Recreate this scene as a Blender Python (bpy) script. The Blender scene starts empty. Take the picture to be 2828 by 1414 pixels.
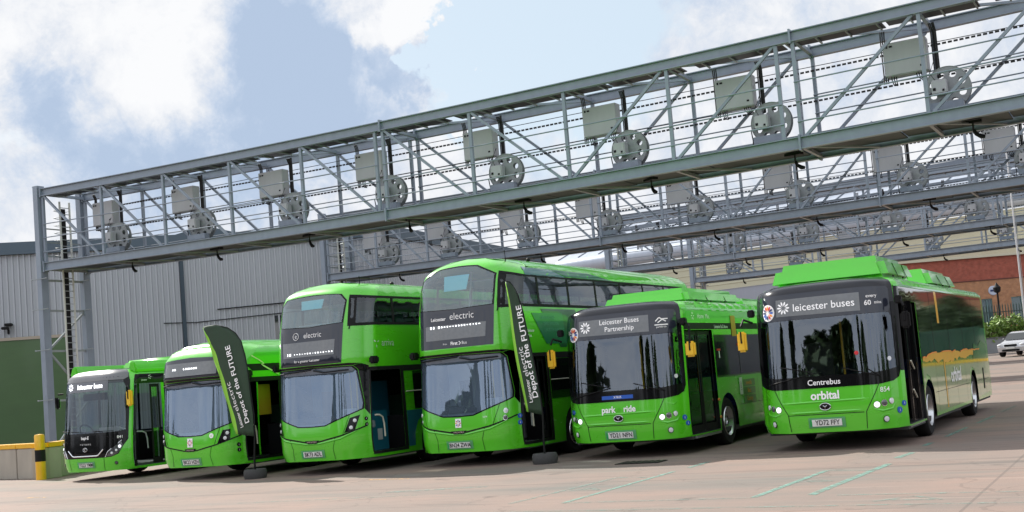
import bpy, bmesh, math, random
from mathutils import Vector, Matrix, geometry
random.seed(7)
S=bpy.context.scene; C=S.collection; R=math.radians
# ------------------------------------------------------------------ materials
MATS={}
def srgb(r,g,b):
    f=lambda c:(c/255/12.92) if c/255<=.04045 else ((c/255+.055)/1.055)**2.4
    return (f(r),f(g),f(b),1)
def pm(name,col,rough=.5,metal=0,coat=0,noise=None,spec=.5,emit=None,bump=None):
    if name in MATS: return MATS[name]
    m=bpy.data.materials.new(name); m.use_nodes=True; nt=m.node_tree; b=nt.nodes['Principled BSDF']
    if len(col)==3: col=(*col,1)
    b.inputs['Base Color'].default_value=col; b.inputs['Roughness'].default_value=rough; b.inputs['Metallic'].default_value=metal
    b.inputs['Coat Weight'].default_value=coat; b.inputs['Coat Roughness'].default_value=.06; b.inputs['Specular IOR Level'].default_value=spec
    if emit: b.inputs['Emission Color'].default_value=(*emit[:3],1); b.inputs['Emission Strength'].default_value=emit[3]
    if noise or bump:
        tc=nt.nodes.new('ShaderNodeTexCoord'); mp=nt.nodes.new('ShaderNodeMapping'); nt.links.new(tc.outputs['Object'],mp.inputs[0])
    if noise:  # (scale, amount, stretch xyz)
        mp.inputs['Scale'].default_value=noise[2] if len(noise)>2 else (1,1,1)
        n=nt.nodes.new('ShaderNodeTexNoise'); n.inputs['Scale'].default_value=noise[0]; n.inputs['Detail'].default_value=6; nt.links.new(mp.outputs[0],n.inputs['Vector'])
        mx=nt.nodes.new('ShaderNodeMix'); mx.data_type='RGBA'; mx.inputs[6].default_value=tuple(c*(1-noise[1]) for c in col[:3])+(1,); mx.inputs[7].default_value=tuple(min(1,c*(1+noise[1])) for c in col[:3])+(1,)
        nt.links.new(n.outputs['Fac'],mx.inputs[0]); nt.links.new(mx.outputs[2],b.inputs['Base Color'])
        mr=nt.nodes.new('ShaderNodeMapRange'); mr.inputs[3].default_value=rough*.8; mr.inputs[4].default_value=min(1,rough*1.2); nt.links.new(n.outputs['Fac'],mr.inputs[0]); nt.links.new(mr.outputs[0],b.inputs['Roughness'])
    if bump:
        n2=nt.nodes.new('ShaderNodeTexNoise'); n2.inputs['Scale'].default_value=bump[0]; n2.inputs['Detail'].default_value=5; nt.links.new(tc.outputs['Object'],n2.inputs['Vector'])
        bp=nt.nodes.new('ShaderNodeBump'); bp.inputs['Strength'].default_value=bump[1]; bp.inputs['Distance'].default_value=bump[2]; nt.links.new(n2.outputs['Fac'],bp.inputs['Height']); nt.links.new(bp.outputs[0],b.inputs['Normal'])
    MATS[name]=m; return m
def glassmat(name,tint,base,refl=(.9,.95,1),film=0,fcol=(.30,.38,.48)):
    if name in MATS: return MATS[name]
    m=bpy.data.materials.new(name); m.use_nodes=True; nt=m.node_tree; nt.nodes.remove(nt.nodes['Principled BSDF']); out=nt.nodes['Material Output']
    t=nt.nodes.new('ShaderNodeBsdfTransparent'); t.inputs[0].default_value=(*tint,1)
    g=nt.nodes.new('ShaderNodeBsdfGlossy'); g.inputs['Roughness'].default_value=.015; g.inputs['Color'].default_value=(*refl,1)
    lw=nt.nodes.new('ShaderNodeLayerWeight'); lw.inputs[0].default_value=.5
    pw=nt.nodes.new('ShaderNodeMath'); pw.operation='POWER'; pw.inputs[1].default_value=3.5; nt.links.new(lw.outputs['Facing'],pw.inputs[0])
    mr=nt.nodes.new('ShaderNodeMapRange'); mr.inputs[3].default_value=base; mr.inputs[4].default_value=.95; nt.links.new(pw.outputs[0],mr.inputs[0])
    n=nt.nodes.new('ShaderNodeTexNoise'); n.inputs['Scale'].default_value=.9; n.inputs['Detail'].default_value=1; tc=nt.nodes.new('ShaderNodeTexCoord'); nt.links.new(tc.outputs['Object'],n.inputs['Vector'])
    bp=nt.nodes.new('ShaderNodeBump'); bp.inputs['Strength'].default_value=.01; bp.inputs['Distance'].default_value=.01; nt.links.new(n.outputs['Fac'],bp.inputs['Height']); nt.links.new(bp.outputs[0],g.inputs['Normal'])
    mx=nt.nodes.new('ShaderNodeMixShader'); 
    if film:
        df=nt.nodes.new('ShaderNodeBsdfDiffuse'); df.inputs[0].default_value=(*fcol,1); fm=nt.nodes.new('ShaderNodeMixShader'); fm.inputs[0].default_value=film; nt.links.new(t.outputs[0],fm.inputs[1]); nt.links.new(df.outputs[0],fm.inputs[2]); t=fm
    nt.links.new(mr.outputs[0],mx.inputs[0]); nt.links.new(t.outputs[0],mx.inputs[1]); nt.links.new(g.outputs[0],mx.inputs[2]); nt.links.new(mx.outputs[0],out.inputs[0])
    MATS[name]=m; return m
GREEN=pm('bus_green_paint',(.084,.53,.012),.30,0,.9)
def lined(name,col,inner,rough,coat):
    m=pm(name,col,rough,0,coat,noise=(1.1,.10,(1,.5,2.2))); nt=m.node_tree; b=nt.nodes['Principled BSDF']; src=b.inputs['Base Color'].links[0].from_socket; g=nt.nodes.new('ShaderNodeNewGeometry'); x=nt.nodes.new('ShaderNodeMix'); x.data_type='RGBA'; nt.links.new(src,x.inputs[6]); x.inputs[7].default_value=(*inner,1); nt.links.new(g.outputs['Backfacing'],x.inputs[0]); nt.links.new(x.outputs[2],b.inputs['Base Color'])
    mr=nt.nodes.new('ShaderNodeMapRange'); mr.inputs[3].default_value=coat; mr.inputs[4].default_value=0; nt.links.new(g.outputs['Backfacing'],mr.inputs[0]); nt.links.new(mr.outputs[0],b.inputs['Coat Weight']); return m
SIDEG=lined('bus_side_green',(.084,.53,.012),(.03,.032,.034),.28,.95)
PALE=pm('pale_green_gloss',(.16,.42,.07),.10,0,1,noise=(1.2,.25,(1,.3,2)))
DKG=pm('dark_green_vinyl',(.008,.075,.04),.3,0,.8)
DKG2=pm('teal_green_vinyl',(.01,.13,.075),.3,0,.8)
TEALR=pm('slate_teal_vinyl',(.07,.17,.2),.3,0,.8)
TEAL=pm('teal_body_paint',(.012,.12,.18),.35,0,.7)
BLK=pm('black_gloss',(.006,.006,.007),.10,0,.08,spec=.2)
SLATE=pm('slate_gloss_glass',(.022,.026,.040),.10,0,.35,spec=.4)
SLATE2=pm('dark_slate_cowl',(.013,.014,.020),.20,0,.2,spec=.3)
DISP=pm('display_window_grey',(.13,.14,.15),.18,0,.6,noise=(14,.25))
DGL=pm('dark_side_glass',(.006,.009,.008),.03,0,1,spec=.8)
RUB=pm('black_rubber',(.012,.012,.013),.8,noise=(30,.3),spec=.2)
MATT=pm('matt_black_trim',(.008,.008,.009),.6,spec=.2)
WHITE=pm('white_vinyl',(.90,.90,.90),.5)
LED=pm('white_led_dots',(.6,.6,.62),.5,emit=(1,1,1,.22))
LEDB=pm('bright_led_dots',(.9,.9,.95),.5,emit=(.95,.97,1,1.3))
LEDD=pm('dim_led_dots',(.5,.5,.52),.5,emit=(1,1,1,.16))
CHROME=pm('chrome',(.75,.76,.78),.12,1)
ALLOY=pm('wheel_alloy',(.55,.56,.58),.25,1,noise=(9,.2))
LAMPW=pm('lamp_lens',(.7,.72,.75),.08,0,1)
LAMPL=pm('lit_lamp',(.9,.95,1),.2,emit=(.9,.97,1,1.0))
LAMPD=pm('dark_lens',(.06,.06,.07),.1,0,1)
AMBER=pm('amber_lens',(.8,.25,.02),.2,0,.8)
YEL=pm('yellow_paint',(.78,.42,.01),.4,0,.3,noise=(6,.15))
YELM=pm('yellow_mirror_shell',(.80,.50,.03),.4,0,.4)
PLATE=pm('number_plate_white',(.75,.76,.74),.35,0,.4)
PLG=pm('plate_surround_green',(.10,.35,.14),.4)
SEAT=pm('seat_moquette_blue',(.02,.05,.22),.9,noise=(30,.4))
SEATG=pm('seat_moquette_green',(.05,.16,.10),.9,noise=(30,.4))
GREYI=pm('interior_grey',(.42,.44,.46),.7)
DGREYI=pm('interior_dark_grey',(.05,.052,.055),.7)
DASH=pm('dashboard_vinyl',(.22,.25,.28),.75)
RAILY=pm('handrail_pale',(.62,.60,.50),.35)
BLUES=pm('blue_sticker',(.01,.09,.45),.4)
RED=pm('red_vinyl',(.6,.02,.03),.5); ORG=pm('orange_vinyl',(.85,.28,.02),.5); NAVY=pm('navy_vinyl',(.015,.03,.12),.5); PINK=pm('pink_vinyl',(.75,.2,.3),.5)
OLIVE=pm('ochre_vinyl',(.45,.22,.02),.5)
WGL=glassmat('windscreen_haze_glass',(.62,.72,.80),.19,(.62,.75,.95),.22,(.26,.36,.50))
UGL=glassmat('upper_deck_glass',(.62,.82,.84),.12,(.9,.95,1),.10,(.35,.50,.52))
DGLT=glassmat('dark_windscreen_glass',(.46,.50,.51),.15,(.72,.80,.92))
SGL=glassmat('clear_side_glass',(.30,.36,.34),.08)
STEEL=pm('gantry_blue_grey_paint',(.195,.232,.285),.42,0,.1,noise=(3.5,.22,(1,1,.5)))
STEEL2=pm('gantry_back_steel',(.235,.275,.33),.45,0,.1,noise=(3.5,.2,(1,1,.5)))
GALV=pm('galvanised_steel',(.30,.32,.32),.4,.5,noise=(8,.2))
DECKM=pm('deck_plate_steel',(.05,.062,.056),.6,.2,noise=(3,.25))
CABM=pm('cabinet_grey_enclosure',(.40,.405,.425),.5,noise=(2.2,.16,(1,1,.35)))
REELM=pm('reel_cast_grey',(.24,.255,.265),.5,.1,noise=(4,.32))
CABLE=pm('black_cable',(.012,.012,.013),.7)
# ------------------------------------------------------------------ mesh helpers
class G:
    def __init__(g): g.v=[];g.f=[];g.m=[];g.cur=0
    def add(g,vs,fs):
        n=len(g.v); g.v+= [tuple(v) for v in vs]; g.f+=[tuple(i+n for i in f) for f in fs]; g.m+=[g.cur]*len(fs); return g
    def box(g,x0,x1,y0,y1,z0,z1):
        return g.add([(x,y,z) for z in (z0,z1) for y in (y0,y1) for x in (x0,x1)],[(0,2,3,1),(4,5,7,6),(0,1,5,4),(2,6,7,3),(0,4,6,2),(1,3,7,5)])
    def beam(g,a,b,w,h,up=(0,0,1)):
        a,b=Vector(a),Vector(b); d=(b-a).normalized(); u=Vector(up)
        if abs(d.dot(u))>.98: u=Vector((0,1,0))
        s=d.cross(u).normalized(); t=s.cross(d)
        q=[a+s*w/2*i+t*h/2*j for i,j in((-1,-1),(1,-1),(1,1),(-1,1))]+[b+s*w/2*i+t*h/2*j for i,j in((-1,-1),(1,-1),(1,1),(-1,1))]
        return g.add(q,[(3,2,1,0),(4,5,6,7),(0,1,5,4),(1,2,6,5),(2,3,7,6),(3,0,4,7)])
    def ibeam(g,a,b,w,h,t=.02,up=(0,0,1)):
        a,b=Vector(a),Vector(b); d=(b-a).normalized(); u=Vector(up)
        if abs(d.dot(u))>.98: u=Vector((0,1,0))
        s=d.cross(u).normalized(); q=s.cross(d)
        g.beam(a+q*(h/2-t/2),b+q*(h/2-t/2),w,t,up); g.beam(a-q*(h/2-t/2),b-q*(h/2-t/2),w,t,up); g.beam(a,b,t,h-2*t,up); return g
    def tube(g,pts,r,n=8,cap=True):
        pts=[Vector(p) for p in pts]; rings=[]; base=len(g.v); N=len(pts)
        up=Vector((0,0,1)); 
        for i,p in enumerate(pts):
            d=(pts[min(i+1,N-1)]-pts[max(i-1,0)]).normalized(); u=up if abs(d.dot(up))<.95 else Vector((0,1,0))
            s=d.cross(u).normalized(); t=s.cross(d); rr=r[i] if isinstance(r,(list,tuple)) else r
            rings.append([p+s*rr*math.cos(a)+t*rr*math.sin(a) for a in (2*math.pi*k/n for k in range(n))])
        vs=[v for q in rings for v in q]; fs=[(i*n+k,i*n+(k+1)%n,(i+1)*n+(k+1)%n,(i+1)*n+k) for i in range(N-1) for k in range(n)]
        if cap: fs+= [tuple(range(n))[::-1],tuple((N-1)*n+k for k in range(n))]
        return g.add(vs,fs)
    def lathe(g,prof,axis='x',c=(0,0,0),n=32):
        vs=[];fs=[]
        for r,h in prof:
            for k in range(n):
                a=2*math.pi*k/n; p={'x':(h,r*math.cos(a),r*math.sin(a)),'y':(r*math.cos(a),h,r*math.sin(a)),'z':(r*math.cos(a),r*math.sin(a),h)}[axis]
                vs.append((p[0]+c[0],p[1]+c[1],p[2]+c[2]))
        for i in range(len(prof)-1):
            for k in range(n): fs.append((i*n+k,i*n+(k+1)%n,(i+1)*n+(k+1)%n,(i+1)*n+k))
        return g.add(vs,fs)
    def sphere(g,c,r,n=10):
        prof=[(max(1e-4,math.sin(math.pi*i/n)),-math.cos(math.pi*i/n)) for i in range(n+1)]
        rr=r if isinstance(r,(tuple,list)) else (r,r,r); vs=[];m=n*2
        for q,h in prof:
            for k in range(m): a=2*math.pi*k/m; vs.append((c[0]+q*math.cos(a)*rr[0],c[1]+q*math.sin(a)*rr[1],c[2]+h*rr[2]))
        return g.add(vs,[(i*m+k,i*m+(k+1)%m,(i+1)*m+(k+1)%m,(i+1)*m+k) for i in range(n) for k in range(m)])
    def prism(g,poly,a,b,axis='y'):
        n=len(poly); mk={'y':lambda p,h:(p[0],h,p[1]),'x':lambda p,h:(h,p[0],p[1]),'z':lambda p,h:(p[0],p[1],h)}[axis]
        return g.add([mk(p,a) for p in poly]+[mk(p,b) for p in poly],[tuple(range(n)),tuple(range(2*n-1,n-1,-1))]+[(i,i+n,(i+1)%n+n,(i+1)%n) for i in range(n)])
def obj(name,g,mats,parent=None,smooth=None,bevel=0,fix=True):
    me=bpy.data.meshes.new(name); me.from_pydata(g.v,[],g.f); 
    if not isinstance(mats,(list,tuple)): mats=[mats]
    for m in mats: me.materials.append(m)
    if any(g.m): me.polygons.foreach_set('material_index',g.m)
    if fix or bevel:
        bm=bmesh.new(); bm.from_mesh(me)
        if fix: bmesh.ops.recalc_face_normals(bm,faces=bm.faces)
        if bevel:
            es=[e for e in bm.edges if len(e.link_faces)==2 and e.calc_face_angle(0)>.6]
            bmesh.ops.bevel(bm,geom=es,offset=bevel,segments=2,affect='EDGES',clamp_overlap=True)
        bm.to_mesh(me); bm.free()
    if smooth is not None:
        me.shade_smooth()
        if smooth<3.1: me.set_sharp_from_angle(angle=smooth)
    o=bpy.data.objects.new(name,me); C.objects.link(o)
    if parent: o.parent=parent
    return o
def tag(o,label=None,cat=None,group=None,kind=None):
    if label: o['label']=label
    if cat: o['category']=cat
    if group: o['group']=group
    if kind: o['kind']=kind
    return o
def thing(name,loc,label,cat,group=None,rz=0):
    o=bpy.data.objects.new(name,None); C.objects.link(o); o.location=loc; o.rotation_euler=(0,0,rz); o.empty_display_size=.2
    return tag(o,label,cat,group)
def dup(o,parent=None):
    c=o.copy(); C.objects.link(c); c.parent=parent
    for ch in list(o.children): dup(ch,c)
    return c
# ------------------------------------------------------------------ text
_T={}
def textgeo(s,bold=0,sp=1.0):
    k=(s,bold,sp)
    if k in _T: return _T[k]
    cu=bpy.data.curves.new('t','FONT'); cu.body=s; cu.size=1; cu.align_x='CENTER'; cu.align_y='CENTER'; cu.offset=bold; cu.space_character=sp; cu.resolution_u=3
    o=bpy.data.objects.new('t',cu); C.objects.link(o); dg=bpy.context.evaluated_depsgraph_get(); dg.update()
    me=o.evaluated_get(dg).to_mesh(); v=[tuple(q.co) for q in me.vertices]; f=[tuple(p.vertices) for p in me.polygons]
    o.evaluated_get(dg).to_mesh_clear(); bpy.data.objects.remove(o); bpy.data.curves.remove(cu)
    _T[k]=(v,f); return v,f
import math
def interp(ks,z,i):
    h=.05
    return (interp0(ks,z-h,i)+2*interp0(ks,z,i)+interp0(ks,z+h,i))/4
def interp0(ks,z,i):
    if z<=ks[0][0]: return ks[0][i]
    for a,b in zip(ks,ks[1:]):
        if z<=b[0]:
            t=(z-a[0])/(b[0]-a[0]); return a[i]+(b[i]-a[i])*t
    return ks[-1][i]
class Plan:
    """plan outline and height profile of a bus body; s runs along the outline from the front centre"""
    def __init__(P,hw,b,L,r,knots,drop,z0,p=3):
        P.hw,P.b,P.L,P.r,P.k,P.drop,P.z0=hw,b,L,r,knots,drop,z0
        P.zb,P.zt=knots[0][0],knots[-1][0]
        xc=hw-r*.8; P.xc=xc; pts=[]
        n=150
        for i in range(n+1):
            x=xc*math.sin(i/n*math.pi/2); pts.append((x,-b*(1-(x/xc)**p)))
        a0=math.atan2(2*b/xc,1)
        # corner: blend from slope a0 to 90deg
        p0=pts[-1]; 
        dx=hw-xc; 
        for i in range(1,25):
            t=i/24; ctrl=(xc+dx*.8,min(2.6,p*b/xc)*dx*.4); end=(hw,dx*1.6)
            x=(1-t)**2*xc+2*t*(1-t)*ctrl[0]+t*t*end[0]; y=2*t*(1-t)*ctrl[1]+t*t*end[1]
            pts.append((x,y))
        P.y1=pts[-1][1]
        m=int(L*2)
        for i in range(1,m+1): pts.append((hw,P.y1+(L-.2-P.y1)*i/m))
        for i in range(1,6):
            a=i/5*math.pi/2; pts.append((hw-.2+.2*math.cos(a),L-.2+.2*math.sin(a)))
        for i in range(1,7): pts.append(((hw-.2)*(1-i/6),L))
        S=[0]
        for a,c in zip(pts,pts[1:]): S.append(S[-1]+math.dist(a,c))
        P.pts,P.S,P.smax=pts,S,S[-1]
    def xy(P,s):
        g=1 if s>=0 else -1; s=min(abs(s),P.smax)
        lo,hi=0,len(P.S)-1
        while hi-lo>1:
            m=(lo+hi)//2
            if P.S[m]<=s: lo=m
            else: hi=m
        t=(s-P.S[lo])/max(1e-9,P.S[hi]-P.S[lo]); a,b=P.pts[lo],P.pts[hi]
        return g*(a[0]+(b[0]-a[0])*t),a[1]+(b[1]-a[1])*t
    def s_x(P,x):
        g=1 if x>=0 else -1; x=min(abs(x),P.hw-1e-4)
        for i,(a,b) in enumerate(zip(P.pts,P.pts[1:])):
            if b[0]>=x: return g*(P.S[i]+(P.S[i+1]-P.S[i])*(x-a[0])/max(1e-9,b[0]-a[0]))
        return g*P.s_y(0)
    def s_y(P,y):
        for i,(a,b) in enumerate(zip(P.pts,P.pts[1:])):
            if b[1]>=y and b[1]>a[1]: return P.S[i]+(P.S[i+1]-P.S[i])*(y-a[1])/(b[1]-a[1])
        return P.smax
    def at(P,s,z,off=0.0):
        if off:
            e=.02; p=P.at(s,z); a=P.at(s+e,z); c=P.at(s-e,z); zz=min(z+e,P.zt); u=P.at(s,zz); d=P.at(s,zz-2*e)
            t=[a[i]-c[i] for i in range(3)]; v=[u[i]-d[i] for i in range(3)]
            n=(t[1]*v[2]-t[2]*v[1],t[2]*v[0]-t[0]*v[2],t[0]*v[1]-t[1]*v[0]); l=math.sqrt(sum(q*q for q in n)) or 1
            return tuple(p[i]+n[i]/l*off for i in range(3))
        x,y=P.xy(s); ins=interp(P.k,z,1); le=interp(P.k,z,2)
        w=1 if y<0 else max(0,1-y/.9); w=w*w*(3-2*w)
        f=abs(x)/P.hw; rp=0 if z<=P.z0 else (z-P.z0)/(P.zt-P.z0)
        ym=P.L/2
        return (x*(1-ins/P.hw), ym+(y-ym)*(1-ins/ym)+le*w, z-P.drop*f**2.5*rp)
PLANS={
 1:Plan(1.23,.33,9.0,.14,[(.24,.01,.04),(.45,0,.01),(.7,0,0),(1.2,0,.04),(2.45,.02,.16),(2.62,.03,.2),(2.72,.07,.26),(2.77,.16,.36)],.04,2.3,5),
 2:Plan(1.285,.46,10.5,.17,[(.3,.005,.05),(.5,0,.015),(.8,0,0),(1.05,0,.02),(2.2,.02,.10),(2.3,.02,.05),(2.75,.04,.12),(2.95,.08,.24),(3.06,.14,.40),(3.12,.26,.62)],.16,2.6,6),
 3:Plan(1.285,.46,10.4,.17,[(.3,.005,.05),(.5,0,.015),(.8,0,0),(1.05,0,.02),(2.2,.02,.10),(2.32,.02,.04),(3.1,.03,.12),(3.7,.05,.24),(3.9,.07,.32),(4.02,.12,.44),(4.09,.22,.64)],.12,3.3,6),
 4:Plan(1.285,.46,10.4,.17,[(.3,.005,.05),(.5,0,.015),(.8,0,0),(1.05,0,.02),(2.2,.02,.10),(2.32,.02,.04),(3.2,.03,.12),(3.8,.05,.24),(4.05,.07,.34),(4.2,.12,.48),(4.28,.22,.70)],.24,3.3,6),
 5:Plan(1.29,.38,11.2,.16,[(.33,.005,.04),(.5,0,.01),(.75,0,0),(1.1,0,.02),(2.3,.01,.08),(2.7,.02,.11),(2.86,.03,.14),(2.93,.06,.19),(2.965,.11,.26),(2.98,.2,.40)],.04,2.6,6),
}
PLANS[6]=PLANS[5]
# ------------------------------------------------------------------ surfaces laid on a bus body
def pip(p,poly):
    x,y=p; c=False; j=len(poly)-1
    for i in range(len(poly)):
        xi,yi=poly[i]; xj,yj=poly[j]
        if (yi>y)!=(yj>y) and x<(xj-xi)*(y-yi)/(yj-yi)+xi: c=not c
        j=i
    return c
def dens(poly,P=None):
    out=[]; n=len(poly)
    for i in range(n):
        a,b=poly[i],poly[(i+1)%n]; l=math.dist(a,b); st=(.04 if max(abs(a[0]),abs(b[0]))>.9 and min(abs(a[0]),abs(b[0]))<1.6 and abs(a[0]-b[0])<1.5 else .09) if min(abs(a[0]),abs(b[0]))<1.9 else .5
        if abs(a[0]-b[0])<1e-6: st=.15
        k=max(1,int(math.ceil(l/st)))
        if k>60 : k=int(l/.2)
        for t in range(k): out.append((a[0]+(b[0]-a[0])*t/k,a[1]+(b[1]-a[1])*t/k))
    return out
def cdt(outline,holes,P,step=.1):
    polys=[dens(outline)]+[dens(h) for h in holes]; V=[];E=[]
    for q in polys:
        n=len(V); V+=q; E+=[(n+i,n+(i+1)%len(q)) for i in range(len(q))]
    x0=min(p[0] for p in polys[0]);x1=max(p[0] for p in polys[0]);z0=min(p[1] for p in polys[0]);z1=max(p[1] for p in polys[0])
    zs=sorted(set([k[0] for k in P.k]+[z0+(z1-z0)*i/max(1,round((z1-z0)/.18)) for i in range(1,max(1,round((z1-z0)/.18)))])); zs=[z for z in zs if z0+.01<z<z1-.01]
    xs=[]; x=x0
    while x<x1:
        xs.append(x); x+=(.04 if .95<abs(x)<1.58 else step) if (abs(x)<2.1 or abs(x)>P.smax-2) else .5
    for x in xs[1:]:
        for z in zs:
            if pip((x,z),outline) and not any(pip((x,z),h) for h in holes): V.append((x+random.uniform(-1,1)*1e-4,z+random.uniform(-1,1)*1e-5))
    r=geometry.delaunay_2d_cdt([Vector(v) for v in V],E,[],0,1e-5,False); vs=[tuple(v) for v in r[0]]; fs=[]
    for f in r[2]:
        c=(sum(vs[i][0] for i in f)/len(f),sum(vs[i][1] for i in f)/len(f))
        if pip(c,outline) and not any(pip(c,h) for h in holes): fs.append(tuple(f))
    return vs,fs
def panel(name,P,outline,mat,parent,holes=(),off=0.0,smooth=3.2,step=.1,thick=0):
    vs,fs=cdt(outline,holes,P,step); g=G()
    g.add([P.at(s,z,off) for s,z in vs],fs)
    # orient outward (+n)
    o=obj(name,g,mat,parent,fix=False)
    me=o.data; 
    if me.polygons:
        # outward normal check at the first polygon
        p=me.polygons[len(me.polygons)//2]; i=fs[len(fs)//2]; c=(sum(vs[k][0] for k in i)/3,sum(vs[k][1] for k in i)/3); a=Vector(P.at(*c)); b=Vector(P.at(*c,.05))
        if p.normal.dot(b-a)<0: me.flip_normals()
    me.shade_smooth()
    ns=[]
    for s_,z_ in vs:
        p_=P.at(s_,z_); n_=Vector(P.at(s_,z_,.05))-Vector(p_); ns.append(n_.normalized())
    me.normals_split_custom_set_from_vertices(ns)
    return o
def strip(g,P,pts,w,off):
    d=[]
    for a,b in zip(pts,pts[1:]):
        k=max(1,int(math.dist(a,b)/.08))
        d+=[(a[0]+(b[0]-a[0])*t/k,a[1]+(b[1]-a[1])*t/k) for t in range(k)]
    d.append(pts[-1]); vs=[]
    for i,p in enumerate(d):
        a=d[max(0,i-1)]; b=d[min(len(d)-1,i+1)]; l=math.dist(a,b) or 1; n=(-(b[1]-a[1])/l*w/2,(b[0]-a[0])/l*w/2)
        vs+= [P.at(p[0]+n[0],p[1]+n[1],off),P.at(p[0]-n[0],p[1]-n[1],off)]
    return g.add(vs,[(2*i,2*i+1,2*i+3,2*i+2) for i in range(len(d)-1)])
def ridge(g,P,pts,w,h):
    d=[]
    for a,b in zip(pts,pts[1:]):
        k=max(1,int(math.dist(a,b)/.08)); d+=[(a[0]+(b[0]-a[0])*t/k,a[1]+(b[1]-a[1])*t/k) for t in range(k)]
    d.append(pts[-1]); vs=[]
    for i,p in enumerate(d):
        a=d[max(0,i-1)]; b=d[min(len(d)-1,i+1)]; l=math.dist(a,b) or 1; n=(-(b[1]-a[1])/l*w/2,(b[0]-a[0])/l*w/2)
        hh=h*min(1,i/2,(len(d)-1-i)/2)
        vs+= [P.at(p[0]+n[0],p[1]+n[1],-.002),P.at(p[0]+n[0]*.1,p[1]+n[1]*.1,hh),P.at(p[0]-n[0],p[1]-n[1],-.002)]
    return g.add(vs,[(3*i+j,3*i+j+1,3*i+j+4,3*i+j+3) for i in range(len(d)-1) for j in (0,1)])
def txt(P,s,s0,z0,size,mat,parent,off=.012,bold=0,sp=1,rot=0,name='lettering',sx=1,skew=0):
    v,f=textgeo(s,bold,sp); g=G(); c,sn=math.cos(rot),math.sin(rot); q=[]
    for x,y,_ in v:
        x=x*size*sx; y*=size; q.append(P.at(s0+x*c-y*sn,z0+x*sn+y*c,off))
    g.add(q,f); o=obj(name,g,mat,parent,fix=False); return o
def disc(g,P,s,z,r,off,rim=0,n=20,sy=1,dome=0):
    c=P.at(s,z,off+dome); vs=[c]+[P.at(s+r*math.cos(2*math.pi*k/n),z+sy*r*math.sin(2*math.pi*k/n),off) for k in range(n)]
    vs+= [P.at(s+r*math.cos(2*math.pi*k/n),z+sy*r*math.sin(2*math.pi*k/n),-.01) for k in range(n)]
    return g.add(vs,[(0,1+k,1+(k+1)%n) for k in range(n)]+[(1+k,1+n+k,1+n+(k+1)%n,1+(k+1)%n) for k in range(n)])
def lamp(P,s,z,r,parent,mat,ring=None,name='headlight'):
    g=G(); disc(g,P,s,z,r*1.25,.006); o=obj(name,g,ring or MATT,parent,smooth=.6)
    g=G(); disc(g,P,s,z,r,.012,dome=r*.25); obj('lens',g,mat,o,smooth=.8); return o
def petals(P,s,z,r,parent,cols,off=.012,n=8,name='petal_mark',a0=0):
    g=G()
    for k in range(n):
        a=2*math.pi*k/n+a0; g.cur=k%len(cols); ca,sa=math.cos(a),math.sin(a)
        pts=[(.25,0),(.62,-.15),(.92,-.10),(.95,.06),(.62,.13)]
        g.add([P.at(s+r*(x*ca-y*sa),z+r*(x*sa+y*ca),off) for x,y in pts],[tuple(range(5))])
    return obj(name,g,cols,parent,fix=False)
def roofmesh(P,parent,mat):
    n=140; ss=[-P.smax+2*P.smax*i/n for i in range(n)]; ym=P.L/2; g=G(); rings=[]
    edge=[P.at(s,P.zt) for s in ss]; xe=max(abs(p[0]) for p in edge); fr=[1,.97,.9,.78,.6,.4,.2,.02]; vs=[]
    for f in fr:
        for p in edge:
            x=p[0]*f; y=ym+(p[1]-ym)*(1-(1-f)*P.hw/ym)
            vs.append((x,y,P.zt-(P.zt-p[2])*f**2.5+.03*(1-f*f)))
    m=len(edge); fs=[(i*m+k,i*m+(k+1)%m,(i+1)*m+(k+1)%m,(i+1)*m+k) for i in range(len(fr)-1) for k in range(m)]; fs.append(tuple((len(fr)-1)*m+k for k in range(m)))
    g.add(vs,fs); return obj('roof',g,mat,parent,smooth=3.2)
def bodymesh(P,parent,mat,holes,wheels,zb=None):
    zb=P.zb; out=[(-P.smax,zb)]
    def arch(yw,g):
        s=P.s_y(yw); a=[]
        for k in range(0,13):
            t=math.pi*k/12; a.append((s-.56*math.cos(t),max(zb,.5+.56*math.sin(t)) if 0<k<12 else zb))
        return a if g>0 else [(-x,z) for x,z in a][::-1]
    for yw in sorted(wheels,reverse=True): out+=arch(yw,-1)
    for yw in sorted(wheels): out+=arch(yw,1)
    out+=[(P.smax,zb),(P.smax,P.zt),(-P.smax,P.zt)]
    o=panel('body',P,out,mat,parent,holes=holes); return o
_W=[]
def wheel(parent,x,y,side,steer=0):
    if not _W:
        g=G(); g.lathe([(.30,-.13),(.44,-.14),(.475,-.11),(.485,-.05),(.485,.05),(.475,.11),(.44,.14),(.30,.13)],'x',n=40)
        t=obj('wheel',g,RUB,None,smooth=.7)
        g=G(); g.lathe([(.01,.05),(.06,.05),(.07,.085),(.10,.085),(.115,.02),(.16,.0),(.20,.03),(.245,.06),(.27,.12),(.295,.145),(.302,.13)],'x',n=40)
        for k in range(10):
            a=2*math.pi*k/10; g.lathe([(.014,-.0),(.014,.045),(.001,.045)],'x',(0,.145*math.cos(a),.145*math.sin(a)),6)
        r=obj('rim',g,ALLOY,t,smooth=.6)
        g=G()
        for k in range(10):
            a=2*math.pi*(k+.5)/10; g.lathe([(.028,.042),(.001,.044)],'x',(0.004,.222*math.cos(a),.222*math.sin(a)),10)
        obj('vent_holes',g,MATT,t); _W.append(t); o=t; o.parent=parent
    else: o=dup(_W[0],parent)
    o.location=(x,y,.485); o.rotation_euler=(0,0,steer+(0 if side>0 else math.pi)); return o
_SE={}
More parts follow.
